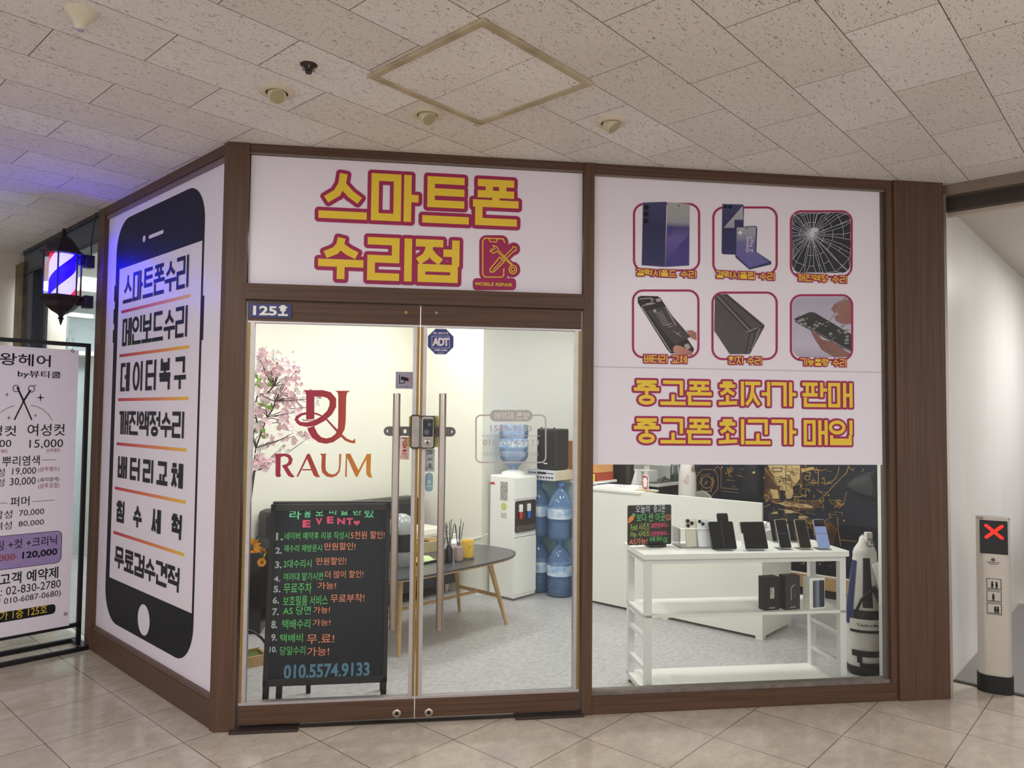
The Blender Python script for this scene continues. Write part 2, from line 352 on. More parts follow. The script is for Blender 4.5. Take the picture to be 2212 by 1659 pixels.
struct('wall_left', MB().slab(gpoly(('L', .06, 1.80))+[(2.72, 1.85), (2.80, 1.93)]+gpoly(('L', .06, 1.86)), 0, H), CREAM)
struct('wall_recess', MB().box(2.80, 4.75, .93, 1.01, 0, H), CWALL)
struct('wall_back', MB().box(4.67, 4.75, -2.3, .93, 0, H), CWALL)
WR0 = cv('F', 'G', 3.79, .02)
HALLW = mat('glossy_white_wall', (228, 227, 224), .3, scale=2, stretch=(2, 2, .4), c2=(221, 219, 216))
struct('wall_right', MB().box(3.0, 9, -2.38, -2.30, 0, H), HALLW)
struct('ceiling_hall', MB().box(2.99, 9, -9, -2.38, 2.75, 2.78), mat('hall_ceiling', (206, 200, 190), .7, var=.01))
struct('wall_hall_end', MB().box(8.4, 8.5, -9, -2.38, 0, 2.75), HALLW)
DARK = mat('dark_lintel', (58, 50, 46), .4, .3); TAUPE = mat('taupe_metal', (138, 124, 112), .4, .5)
struct('trim_1', MB().box(2.93, 2.985, -9, -2.42, 2.735, H), TAUPE)
struct('trim_2', MB().box(2.985, 3.03, -9, -2.42, 2.66, 2.75), DARK)
struct('trim_3', MB().box(3.03, 3.07, -9, -2.42, 2.64, 2.75), mat('lintel_edge', (190, 176, 162), .5))
PLATE = mat('steel_floor_plate', (150, 146, 146), .38, .6, scale=3, stretch=(1, 30, 1))
struct('floor_plate', MB().box(3.22, 5.6, -9, -2.385, .0005, .006), PLATE)
struct('trim_4', MB().box(3.19, 3.22, -9, -2.385, .0005, .007), DARK)
# far corridor side
struct('wall_corridor', MB().box(-7, .1, 9.6, 9.8, 0, H), mat('corridor_wall', (220, 214, 206), .6, var=.02, scale=2))
struct('pillar_corridor', MB().box(-.25, .4, 3.84, 4.5, 0, H), mat('beige_pillar', (214, 204, 190), .5, var=.02), 'L')
# ------------------------------------------------------------------ shop front: posts, rails, panes
def cvp(f, x, y): return cv(f, 'F', x, y)
post = [(0, 0), (.094, 0), (.094, .075), cvp('L', .06, .05), cvp('L', -.002, .042)]
struct('trim_5', MB().slab(post, 0, H), WV, 'F')
struct('trim_6', MB().box(1.752, 1.806, 0, .075, 0, H), WV, 'F', bevel=.002)
struct('trim_7', MB().slab([(3.477, -.005), (3.77, -.005), cvp('G', 3.02, -2.32), (3.6, .12), (3.477, .12)], 0, H), WV, 'F')
struct('trim_8', MB().box(3.44, 3.477, .008, .075, 0, H), WV, 'F')
struct('trim_9', MB().slab([(3.77, -.006), (3.788, -.004), cvp('G', 3.02, -2.395), cvp('G', 3.02, -2.32)], 0, 2.73), STEEL, 'F')
struct('trim_10', MB().box(.094, 1.752, .008, .07, 2.757, H).box(1.806, 3.44, .008, .07, 2.745, H), WH, 'F')
struct('trim_11', MB().box(.094, 1.752, .018, .07, 2.748, 2.757).box(1.806, 3.44, .018, .07, 2.735, 2.745), TAUPE, 'F')
struct('trim_12', MB().box(.088, 1.752, -.006, .07, 2.035, 2.112), WH, 'F', bevel=.002)
struct('trim_13', MB().box(1.806, 3.462, .004, .08, 0, .088), WH, 'F', bevel=.002)
struct('trim_14', MB().box(1.806, 3.44, .02, .08, .088, .106), mat('worn_grey_sill', (128, 118, 112), .6, scale=8, stretch=(2, 30, 1), c2=(104, 95, 90)), 'F')
GREYP = mat('grey_profile', (120, 112, 108), .45, .5)
struct('trim_15', MB().box(3.418, 3.44, .036, .052, .106, 2.735), GREYP, 'F')
struct('window_1', MB().box(1.808, 3.44, .040, .048, .10, 2.735), GLASS, 'F')
# slanted left front
struct('trim_16', MB().box(.004, .09, .045, 1.71, 0, .125), WH, 'L', bevel=.004)
struct('trim_17', MB().box(.012, .09, .045, 1.71, .125, .15), mat('worn_sill', (98, 76, 68), .5, var=.15), 'L')
struct('trim_18', MB().box(0.0, .09, 1.705, 1.812, 0, H), WV, 'L', bevel=.004)
struct('trim_19', MB().box(.004, .09, .045, 1.71, 2.745, H), WH, 'L')
struct('trim_20', MB().box(.016, .09, .045, 1.71, 2.722, 2.745), mat('lilac_trim', (120, 104, 110), .5), 'L')
# ------------------------------------------------------------------ transom sign: 스마트폰 수리점
sg = thing('shop_sign', 'long white sign board over the glass doors with yellow Korean lettering', 'sign', 'F', (.097, .03, 2.112))
MB().box(0, 1.652, 0, .03, 0, .634).build('board', FILM, sg)
SP = Plane(lambda u, z, l: (u, .03-l, z), lambda x, y: F(480+x/2.6976, 300+y/2.6976, .03), (-.097, -.03, -2.112))
def word(P_, body, a, b, t, d, lift, gap, ink=YEL):
    lt, ot = P_.mb(), (P_.mb() if d else None); hangul(lt, ot, body, a, b, t, d, lift, gap)
    if d: ot.build('lettering_outline', CRIM, sg, label='crimson outline of the lettering')
    lt.build('lettering', ink, sg, label=('yellow' if d else 'black')+' Korean lettering')
for body, a, b in (('스마트폰', (567, 184), (1725, 514)), ('수리점', (563, 560), (1380, 842))): word(SP, body, a, b, .0375, .0185, .002, .085)
e = SP.mb()
for q in ((1498, 562, 1668, 825, 40), (1460, 812, 1712, 882, 22)): Pr(e, *q, .002)
Pl(e, [(1570, 640), (1690, 770)], 75, .002); Pe(e, (1570, 640), 52, 52, .002); Pe(e, (1693, 762), 44, 46, .002); Pl(e, [(1560, 770), (1700, 640)], 62, .002); Pe(e, (1698, 642), 38, 38, .002); Pe(e, (1568, 770), 36, 36, .002)
e.build('repair_emblem', CRIM, sg, label='crimson phone and tools emblem')
e = SP.mb()
Pl(e, [(1645, 605), (1638, 584), (1530, 580), (1518, 594), (1518, 792), (1532, 806), (1630, 806), (1640, 795), (1640, 758)], 6, .004)
Pl(e, [(1553, 583), (1560, 600), (1596, 602), (1604, 586)], 5, .004)
Pl(e, [(1572, 640), (1560, 655), (1582, 668), (1600, 655), (1686, 738)], 5, .004); Pl(e, [(1578, 622), (1600, 630), (1608, 648), (1662, 705), (1690, 732)], 5, .004)
Pl(e, [(1577, 622), (1588, 640), (1574, 652)], 5, .004)
Pl(e, [(1693+22*math.cos(k), 762+24*math.sin(k)) for k in [i*.5236 for i in range(13)]], 6, .004); Pl(e, [(1693+11*math.cos(k), 762+12*math.sin(k)) for k in [i*.7854 for i in range(9)]], 5, .004)
Pl(e, [(1630, 700), (1692, 638), (1692, 630), (1712, 632), (1712, 652), (1702, 652), (1640, 712)], 5, .004)
Pl(e, [(1616, 690), (1560, 760), (1562, 776), (1580, 778), (1644, 716), (1616, 690)], 6, .004); Pl(e, [(1575, 768), (1628, 712)], 5, .004)
T(e, 'MOBILE REPAIR', (1476, 835), (1692, 862), .004, .02)
e.build('emblem_linework', YEL, sg, label='yellow linework and MOBILE REPAIR lettering')
# ------------------------------------------------------------------ window sign
sg = thing('window_sign', 'big white sign over the right shop window with six repair pictures', 'sign', 'F', (1.808, .03, 1.245))
MB().box(0, 1.606, 0, .008, 0, 1.49).build('board', FILM, sg)
MB().box(.002, 1.604, -.001, 0, .497, .503).build('seam', mat('film_seam', (196, 190, 204), .5), sg)
WP = Plane(lambda u, z, l: (u, .03-l, z), lambda x, y: F(1270+x/2.633, 380+y/2.633, .03), (-1.808, -.03, -1.245))
for body, a, b in (('중고폰', (260, 1160), (702, 1306)), ('최저가', (742, 1167), (1182, 1312)), ('판매', (1217, 1174), (1503, 1318)),
                   ('중고폰', (260, 1377), (702, 1523)), ('최고가', (742, 1382), (1184, 1528)), ('매입', (1224, 1388), (1503, 1532))):
    word(WP, body, a, b, .0185, .011, .002, .04)
for body, a, b in (('갤럭시폴드 수리', (275, 530), (612, 580)), ('갤럭시플립 수리', (727, 541), (1058, 593)), ('깨진액정 수리', (1190, 560), (1468, 609)),
                   ('배터리 교체', (318, 1018), (560, 1066)), ('힌지 수리', (797, 1027), (985, 1073)), ('기능불량 수리', (1205, 1037), (1465, 1084))):
    word(WP, body, a, b, .0052, .006, .004, .08)
FRM = ((262, 160, 632, 538), (713, 180, 1073, 558), (1154, 202, 1499, 574), (256, 652, 628, 1032), (708, 664, 1073, 1042), (1154, 679, 1502, 1047))
for i, (x0, y0, x1, y1) in enumerate(FRM):
    e = WP.mb(); Pl(e, rrect(x0, x1, y0, y1, 58, 6), 12, .0016, True); e.build('picture_frame', CRIM, sg, label='crimson rounded frame')
def print_(name, m, *polys, lift=.001, lines=(), w=3, ell=(), label=None):
    e = WP.mb()
    for p in polys: Pg(e, p, lift)
    for p in lines: Pl(e, p, w, lift)
    for c, rx, ry in ell: Pe(e, c, rx, ry, lift)
    return e.build(name, m, sg, label=label)
NAVY = grad('navy_print', [(0, (42, 42, 92)), (.6, (36, 34, 84)), (1, (60, 60, 104))], 2); VIO = mat('violet_print', (66, 54, 128), .5)
print_('folding_phone_back', NAVY, [(313, 152), (446, 148), (438, 518), (306, 508)], lift=.0022, label='navy folding phone printed on the sign')
print_('folding_phone_screen', grad('screen_print', [(0, (64, 52, 122)), (.45, (96, 84, 150)), (.62, (70, 62, 118)), (.7, (150, 152, 160)), (1, (160, 166, 160))], 2), [(452, 150), (578, 162), (575, 510), (440, 518)], lift=.0022, label='violet and grey screen')
print_('folding_phone_screen_shapes', VIO, [(455, 293), (498, 291), (455, 350)], [(448, 480), (575, 330), (575, 505), (445, 514)], lift=.0024)
for c_ in ((331, 180, 15), (331, 218, 15), (330, 256, 15), (516, 170, 4)): print_('camera_lens_print', INK, ell=[(c_[:2], c_[2], c_[2])], lift=.0026)
print_('flip_phone', NAVY, [(764, 160), (880, 163), (887, 172), (884, 300), (838, 300), (838, 448), (768, 446), (760, 438)], [(838, 290), (955, 285), (962, 294), (957, 432), (1043, 490), (1040, 504), (918, 533), (838, 462)], lift=.0022, label='navy flip phones printed on the sign')
print_('flip_phone_screen', grad('flip_screen', [(0, (92, 88, 158)), (.4, (104, 98, 150)), (.55, (150, 152, 165)), (1, (168, 172, 170))], 2), [(845, 294), (955, 290), (950, 430), (1032, 490), (918, 524), (842, 452)], [(770, 296), (880, 170), (882, 250), (832, 250), (832, 296)], lift=.0025, label='pale violet flip phone screens')
e = WP.mb(); e.pl = Plane(WP.p3, WP.px, WP.off)
vs, fs, _ = text2d('Galaxy\nZ Flip7'); u0, z0 = WP.px(896, 434); u1, z1 = WP.px(942, 344)
e.add([WP.p3(u0+(u1-u0)*(1-y), z0+(z1-z0)*x, .0028) for x, y in vs], fs)
Pg(e, [(864, 308), (870, 318), (880, 323), (870, 328), (864, 340), (859, 328), (850, 323), (859, 318)], .0028); Pe(e, (877, 307), 3, 3, .0028); e.build('phone_lettering', FILM, sg)
for c_ in ((781, 176, 10), (808, 177, 10), (903, 300, 4)): print_('camera_lens_print', INK, ell=[(c_[:2], c_[2], c_[2])], lift=.0028)
print_('cracked_glass', mat('cracked_dark', (40, 42, 56), .4, scale=6, c2=(24, 25, 34)), rrect(1162, 1492, 210, 552, 50), label='dark cracked screen picture')
rr = random.Random(3); cr = []; C0 = (1270, 335)
def clampp(x, y): return (min(max(x, 1164), 1490), min(max(y, 213), 550))
rays = []
for k in range(46):
    a = 2*PI*k/46+rr.uniform(-.05, .05); pts = [C0]
    for rad in (30, 70, 120, 180, 250, 330):
        a += rr.uniform(-.04, .04); x, y = C0[0]+rad*math.cos(a), C0[1]+rad*math.sin(a); pts.append((x, y))
        if not (1164 < x < 1490 and 213 < y < 550): pts[-1] = clampp(x, y); break
    rays.append(pts); cr.append(pts)
for k in range(46):
    for j in range(1, 6):
        a, b = rays[k], rays[(k+1) % 46]
        if rr.random() < .55 and len(a) > j and len(b) > j:
            t = rr.uniform(.9, 1.05); cr.append([clampp(*a[j]), clampp(*b[j])])
print_('crack_lines', mat('crack_white', (196, 200, 210), .5), lines=cr, w=2.2, lift=.0014, ell=[(C0, 16, 16), ((1285, 310), 24, 14)])
BRONZE = mat('bronze_print', (92, 84, 90), .5, scale=2, c2=(74, 66, 72)); SKIN = grad('skin_print', [(0, (196, 140, 124)), (1, (158, 104, 88))], 0)
print_('battery_phone', mat('black_print', (34, 31, 34), .5), [(283, 690), (300, 682), (395, 684), (412, 694), (604, 985), (596, 1006), (470, 1010), (452, 990), (283, 720)], label='opened phone printed on the sign')
print_('battery_cell', mat('battery_print', (66, 58, 60), .5), [(332, 770), (432, 742), (584, 915), (492, 960)], lift=.0014)
print_('battery_circuit', mat('silver_print', (170, 164, 158), .5), [(385, 700), (408, 695), (418, 712), (392, 718)], [(545, 962), (570, 952), (585, 978), (560, 990)], lines=[[(295, 700), (350, 696), (375, 705)], [(310, 738), (380, 725)], [(360, 695), (365, 722), (330, 728)], [(440, 745), (500, 850)], [(305, 745), (470, 1000)]], w=5, lift=.0015)
print_('battery_marks', mat('battery_text', (168, 160, 158), .5), lines=[[(385+6*k, 782+10*k), (420+6*k, 772+10*k)] for k in range(8)]+[[(450, 850), (478, 840)], [(456, 862), (484, 852)], [(484, 880), (530, 915)], [(502, 900), (525, 890)]], w=3, lift=.0017, ell=[((380, 768), 9, 10)])
print_('battery_fingers', SKIN, [(562, 880), (590, 877), (616, 892), (617, 936), (586, 922)], [(485, 975), (500, 962), (530, 968), (594, 1002), (592, 1022), (500, 1012), (484, 998)], lift=.002, label='fingers printed on the sign')
print_('hinge_phone', BRONZE, [(722, 690), (728, 674), (792, 672), (1004, 848), (1002, 862), (920, 1014), (806, 1014), (718, 880)], label='bronze hinge printed on the sign')
print_('hinge_phone_edge', mat('hinge_dark', (44, 40, 46), .5), lines=[[(724, 684), (920, 894), (1000, 856)], [(745, 674), (935, 878)], [(920, 894), (895, 1012)], [(955, 878), (925, 1000)], [(780, 674), (988, 848)]], w=7, lift=.0014)
print_('hinge_phone_shine', mat('hinge_light', (150, 142, 146), .5), lines=[[(735, 684), (924, 886)], [(900, 888), (958, 866)], [(975, 868), (930, 985)]], w=4, lift=.0017)
print_('bench_photo', grad('bench_print', [(0, (168, 162, 180)), (.2, (190, 184, 202)), (1, (170, 164, 184))], 2), rrect(1164, 1494, 688, 1032, 50), label='grey blue repair bench picture')
print_('bench_board', mat('pcb_print', (54, 58, 56), .5, scale=3, c2=(34, 36, 38)), [(1174, 812), (1262, 774), (1290, 778), (1496, 900), (1496, 1000), (1440, 975), (1178, 830)], lift=.0014)
rr = random.Random(5); chips = []
for k in range(36):
    t, s = rr.random(), rr.random(); x = 1190+t*285; y = 815+t*95+(s-.5)*(40+70*t); w = rr.uniform(6, 22)
    chips.append([(x, y), (x+w, y-w*.3), (x+w*1.2, y+w*.4), (x+w*.2, y+w*.7)])
print_('bench_chips', mat('chip_print', (158, 160, 158), .5, scale=20, c2=(110, 112, 112)), *chips, lines=[[(1176, 820), (1440, 968), (1494, 996)], [(1430, 718), (1470, 690), (1368, 832)]], w=4, lift=.0018)
print_('bench_hands', mat('hand_print', (156, 112, 104), .5, scale=3, c2=(108, 72, 68)), [(1266, 884), (1290, 882), (1330, 930), (1410, 950), (1470, 1000), (1494, 1010), (1480, 1030), (1400, 1032), (1330, 990), (1290, 930)],
       [(1382, 760), (1400, 730), (1450, 702), (1496, 706), (1496, 840), (1470, 846), (1440, 840), (1410, 825), (1400, 800), (1430, 782), (1400, 776)], lift=.002, label='hands printed on the sign')
# ------------------------------------------------------------------ left sign with the big phone graphic
sg = thing('side_sign', 'tall white sign on the slanted left front with a big black phone drawing', 'sign', 'L', (.03, .05, .148))
MB().box(0, .008, 0, 1.655, 0, 2.575).build('board', FILM, sg)
LP = Plane(lambda u, z, l: (.03-l, u, z), lambda x, y: L(x, y, .03), (-.03, -.05, -.148))
uA, uB = L(247, 700, .03)[0], L(438, 650, .03)[0]; zT = L(400, 420, .03)[1]+.02; zB = L(370, 1415, .03)[1]
sA, sB = L(252, 800, .03)[0], L(430, 800, .03)[0]; sT = L(437, 520, .03)[1]; sBt = L(236, 1246, .03)[1]
e = LP.mb()
def U(mb, pts, lift): mb.n += 1; return mb.add([mb.pl.p3(u, z, lift+mb.n*2e-5) for u, z in pts], [tuple(range(len(pts)))])
U(e, rrect(uA, uB, zB, zT, .2, 10), .001)
for a, b in ((645, 690), (770, 830), (745, 790)):
    pass
for y0, y1 in ((618, 652), (668, 700), (712, 740)): z0, z1 = L(246, y1, .03)[1], L(246, y0, .03)[1]; U(e, [(uA, z0), (uA, z1), (uA+.018, z1), (uA+.018, z0)], .0009)
z0, z1 = L(434, 735, .03)[1], L(434, 640, .03)[1]; U(e, [(uB, z0), (uB, z1), (uB-.018, z1), (uB-.018, z0)], .0009)
e.build('phone_drawing', INK, sg, label='black smartphone drawing')
e = LP.mb(); U(e, [(sA, sBt), (sB, sBt), (sB, sT), (sA, sT)], .002)
cu_, cz_ = L(311, 1339, .03); U(e, [(cu_+.085*math.cos(k*.26), cz_+.085*math.sin(k*.26)) for k in range(24)], .002)
cu_, cz_ = L(312, 516, .03); U(e, [(cu_+.02*math.cos(k*.4), cz_+.02*math.sin(k*.4)) for k in range(16)], .002)
a, b = L(322, 513, .03), L(354, 500, .03); U(e, rrect(a[0], b[0], (a[1]+b[1])/2-.0105, (a[1]+b[1])/2+.0105, .0105), .002)
e.build('phone_drawing_screen', mat('screen_film', (226, 219, 228), .42, var=.008), sg, label='white screen of the phone drawing')
for body, a, b, t in (('스마트폰수리', (269, 596), (408, 620), .0215), ('메인보드수리', (267, 690), (405, 727), .0215), ('데이터복구', (263, 785), (402, 840), .0245), ('깨진액정수리', (260, 888), (398, 947), .0215),
                      ('배터리교체', (257, 985), (396, 1056), .0245), ('침수세척', (254, 1080), (393, 1167), .0235), ('무료검수견적', (250, 1178), (388, 1281), .0215)):
    word(LP, body, a, b, t, 0, .0025, {5: .35, 4: 1.15}.get(len(body), .06), INK)
GL = grad('red_yellow_print', [(0, (226, 184, 60)), (.35, (222, 130, 76)), (1, (178, 28, 70))], 1)
for (x0, y0), (x1, y1) in (((263, 673), (413, 640)), ((259, 769), (410, 749)), ((256, 863), (408, 861)), ((253, 958), (404, 973)), ((249, 1054), (402, 1085)), ((246, 1150), (399, 1198))):
    e = LP.mb(); a, b = L(x0, y0, .03), L(x1, y1, .03); z = (a[1]+b[1])/2; U(e, [(a[0], z-.009), (b[0], z-.009), (b[0], z+.009), (a[0], z+.009)], .0025)
    e.build('divider_line', GL, sg, label='red to yellow divider line')
# ------------------------------------------------------------------ glass doors
DP = Plane(lambda u, z, l: (u, .034-l, z), lambda x, y: F(x, y, .034))
def door(name, u0, u1, hinge_left):
    d = bpy.data.objects.new(name, None); COL.objects.link(d); d.matrix_world = FR['F']; d['kind'] = 'structure'
    MB().box(u0, u1, .012, .056, 1.934, 2.0315).build('top_rail', WH, d, bevel=.002)
    MB().box(u0, u1, .012, .056, .022, .112).build('bottom_rail', WH, d, bevel=.002)
    MB().box(u0, u1, .016, .052, .112, .124).box(u0, u1, .016, .052, 1.925, 1.934).build('rail_strip', ALU, d)
    MB().box(u0+.012, u1-.012, .034, .044, .124, 1.925).build('glass_pane', GLASS, d)
    for a, b, c, e in ((u0, u0+.013, u0+.013, u0+.031), (u1-.013, u1, u1-.031, u1-.013)):
        MB().box(a, b, .02, .05, .124, 1.925).build('edge_strip', GOLD, d); MB().box(c, e, .018, .052, .124, 1.925).build('edge_profile', ALU, d)
    return d
dl = door('door_1', .104, .9252, True); dr = door('door_2', .9300, 1.742, False)
for d, x, hx in ((dl, 853, 0), (dr, 953, 0)):
    u = F(x, 1100, -.055)[0]; z0 = F(x, 1360, -.055)[1]; z1 = F(x, 850, -.055)[1]
    h = MB().lathe([(.017, z0), (.018, z0+.004), (.018, z1-.004), (.017, z1)], 20, (u, -.055, 0))
    for z in (z0+.18, z1-.18): h.tube([(u, -.055, z), (u, .034, z)], .009, 10)
    h.build('door_handle', STEEL, d, smooth=True)
def slotplate(x0, x1, y0, y1, s0, s1, d):     # grey strap with slots around the glass
    e = MB(); a, b = F(x0, y0, .02), F(x1, y1, .02); zc = (a[1]+b[1])/2; hh = abs(a[1]-b[1])/2
    sl = [F(s0, y0, .02)[0], F(s1, y0, .02)[0]]
    e.box(a[0]+hh, b[0]-hh, .012, .034, zc+hh*.38, zc+hh); e.box(a[0]+hh, b[0]-hh, .012, .034, zc-hh, zc-hh*.38)
    e.box(sl[1], b[0]-hh*.9, .012, .034, zc-hh*.4, zc+hh*.4); e.box(a[0]+hh*.9, sl[0], .012, .034, zc-hh*.4, zc+hh*.4) if sl[0] > a[0]+hh else None
    for cx, s in ((a[0]+hh, 1), (b[0]-hh, -1)):
        for k in range(8):
            t0, t1 = PI/2+s*PI*k/8, PI/2+s*PI*(k+1)/8
            e.prism([(cx+hh*.38*math.cos(t0), zc+hh*.38*math.sin(t0)), (cx+hh*math.cos(t0), zc+hh*math.sin(t0)), (cx+hh*math.cos(t1), zc+hh*math.sin(t1)), (cx+hh*.38*math.cos(t1), zc+hh*.38*math.sin(t1))], .012, .034)
    return e.build('lock_strap', mat('lock_grey', (112, 108, 108), .4, .3), d)
slotplate(829, 905, 921, 942, 872, 878, dl); slotplate(920, 984, 922, 943, 936, 942, dr)
CHROME = mat('chrome', (150, 142, 134), .15, 1., var=.1, scale=20); LOCKB = mat('lock_black', (14, 14, 16), .15)
def rb(e, x0, y0, x1, y1, w0, w1, r):
    a, b = F(x0, y0, (w0+w1)/2), F(x1, y1, (w0+w1)/2); return e.rbox(a[0], b[0], b[1], a[1], w0, w1, r)
rb(MB(), 888, 896, 906.5, 969, -.012, .036, .008).build('lock_case', LOCKB, dl); k_ = rb(MB(), 890, 899, 905, 966, -.016, -.011, .006).build('lock_cover', CHROME, dl)
rb(MB(), 884, 899, 892, 966, .026, .034, .002).build('yellow_tape', mat('yellow_tape', (226, 184, 52), .6), dl)
rb(MB(), 909, 898, 938.5, 969, -.014, .036, .012).build('lock_case', LOCKB, dr); rb(MB(), 911, 900, 936, 967, -.017, -.013, .01).build('lock_cover', CHROME, dr)
rb(MB(), 914, 905, 935, 943.5, -.0185, -.0165, .004).build('lock_keypad', LOCKB, dr)
LKP = Plane(lambda u, z, l: (u, -.019-l, z), lambda x, y: F(x, y, -.019))
e = LKP.mb()
for c, r in (((927.5, 917), 4), ((921.5, 933), 6)):
    for k in range(8): Pe(e, (c[0]+r*.65*math.cos(k*.785), c[1]+r*.65*math.sin(k*.785)), r*.36, r*.36, .0005, 8)
    Pe(e, c, r*.3, r*.3, .001, 8)
T(e, 'Gateman', (918, 907), (929, 910), .0006); e.build('lock_flowers', mat('flower_print', (96, 100, 122), .4), dr)
c = F(923.5, 956, -.02); MB().lathe([(.016, 0), (.016, .004), (.012, .006), (.0001, .006)], 20, M=Matrix.Translation((c[0], -.017, c[1])) @ Matrix.Rotation(PI/2, 4, 'X')).build('lock_dial', STEEL, dr, smooth=True)
MB().lathe([(.007, 0), (.006, .009), (.0001, .009)], 14, M=Matrix.Translation((c[0], -.017, c[1])) @ Matrix.Rotation(PI/2, 4, 'X')).build('lock_button', LOCKB, dr)
rb(MB(), 934, 898, 946.5, 966, .028, .034, .006).build('yellow_tape', mat('yellow_tape_print', (206, 200, 110), .6, scale=90, c2=(176, 166, 70)), dr)
rb(MB(), 906, 903, 909.5, 966, .0, .03, .001).build('lock_latch', STEEL, dl)
# door plaque, key holes, pivots
pq = rb(MB(), 539, 655, 629.5, 688, .007, .0125, .003).build('room_plaque', mat('navy_plaque', (40, 44, 108), .4), dl)
QP = Plane(lambda u, z, l: (u, .007-l, z), lambda x, y: F(x, y, .007))
e = QP.mb(); T(e, '125', (547, 660), (598, 682), .001, .035); hangul(e, None, '호', (601, 659), (622, 683), .0095, 0, .0005); e.build('plaque_number', WHITE, pq)
for d, x, y in ((dl, 857, 1541), (dr, 926, 1539)):
    c = F(x, y, .012); M_ = Matrix.Translation((c[0], .012, c[1])) @ Matrix.Rotation(PI/2, 4, 'X')
    k = MB().lathe([(.021, 0), (.021, .006), (.015, .009), (.014, .004), (.0001, .004)], 24, M=M_).build('key_cylinder', STEEL, d, smooth=True)
    MB().lathe([(.009, .004), (.008, .008), (.0001, .008)], 16, M=M_).build('key_slot', LOCKB, k)
for d, x, y, m in ((dl, 877, 675, GOLD), (dr, 943, 676, LOCKB)):
    c = F(x, y, .012); MB().lathe([(.008, 0), (.008, .003), (.0001, .003)], 16, M=Matrix.Translation((c[0], .012, c[1])) @ Matrix.Rotation(PI/2, 4, 'X')).build('key_hole', m, d)
PIV = mat('pivot_plate', (70, 58, 58), .45, .5)
for d, q in ((dl, (.075, .385, -.035, .06)), (dr, (1.42, 1.762, -.02, .06))):
    k = struct('floor_pivot', MB().box(q[0], q[1], q[2], q[3], .0005, .012), PIV, 'F', bevel=.002)
struct('trim_21', MB().box(.39, 1.42, .01, .05, .0005, .006), mat('dark_threshold', (46, 38, 34), .5), 'F')
# stickers
def sticker(d, name, m, x0, y0, x1, y1, r=0.001, lift=.0008):
    e = DP.mb(); a, b = F(x0, y0, .034), F(x1, y1, .034); U(e, rrect(a[0], b[0], b[1], a[1], r), lift); return e.build(name, m, d)
s = sticker(dl, 'camera_sticker', mat('lilac_grey_sticker', (150, 144, 162), .5), 855, 803, 892, 840)
e = DP.mb(); Pl(e, [(863, 811), (863, 828), (874, 827), (874, 821)], 1.6, .002); Pg(e, [(867, 813), (884, 817), (882, 824), (866, 820)], .002); T(e, 'CCTV 작동중', (865, 834), (882, 837), .002); e.build('camera_icon', INK, s)
e = DP.mb(); Pe(e, (883, 820), 1.5, 3, .0026); e.build('camera_lens', mat('red_print', (196, 48, 44), .5), s)
RED = mat('red_ink', (196, 50, 44), .5)
s = sticker(dl, 'fixed_door_sticker', mat('pink_white_sticker', (232, 214, 204), .5), 863, 944, 884, 993)
e = DP.mb()
for ch, y0 in (('고', 946), ('정', 958), ('문', 971)): hangul(e, None, ch, (868.5, y0), (878.5, y0+10), .0036, 0, .001)
T(e, 'FIXED', (865.5, 985), (881, 989), .0015); Pl(e, [(865, 983), (882, 983)], .6, .0015); Pl(e, [(865, 990.5), (882, 990.5)], .6, .0015); e.build('sticker_lettering', RED, s)
s = sticker(dr, 'push_sticker', mat('silver_sticker', (186, 190, 190), .4), 918, 970, 938.5, 1019)
e = DP.mb()
for ch, y0 in (('미', 973), ('시', 987), ('오', 1001)): hangul(e, None, ch, (924, y0), (933, y0+8), .0024, 0, .001)
T(e, 'PUSH', (920, 1011), (935, 1015), .0015); Pl(e, [(919, 1009.5), (936, 1009.5)], .5, .0015); e.build('sticker_lettering', INK, s)
s = sticker(dr, 'blue_sticker', mat('pale_blue_sticker', (140, 176, 188), .4), 918.5, 1021, 935, 1062, .018)
e = DP.mb(); Pe(e, (927, 1041), 4, 4, .0015); Pl(e, [(920, 1050), (934, 1050)], 3, .0015); e.build('sticker_print', mat('pale_print', (186, 206, 214), .5), s)
s_c = F(952, 738, .034); e = DP.mb(); R_ = .071; oc = [(s_c[0]+R_*math.cos(PI/8+k*PI/4), s_c[1]+R_*math.sin(PI/8+k*PI/4)) for k in range(8)]
U(e, oc, .0008); s = e.build('security_sticker', WHITE, dr)
e = DP.mb(); U(e, [(s_c[0]+(x-s_c[0])*.95, s_c[1]+(z-s_c[1])*.95) for x, z in oc], .0014); e.build('sticker_field', mat('security_blue', (34, 56, 128), .4), s)
e = DP.mb(); Pl(e, [(933, 726), (971, 726), (971, 752), (933, 752)], .8, .002, True); T(e, 'ADT', (934, 729), (970, 748), .002, .05, .82); T(e, '캡스경비구역', (936, 717), (968, 723), .002, .02); T(e, '1588-6400', (938, 754), (966, 759), .002, .02); T(e, '고객센터', (945, 761), (959, 764), .002); e.build('sticker_lettering', mat('pinkish_white', (226, 214, 216), .5), s)
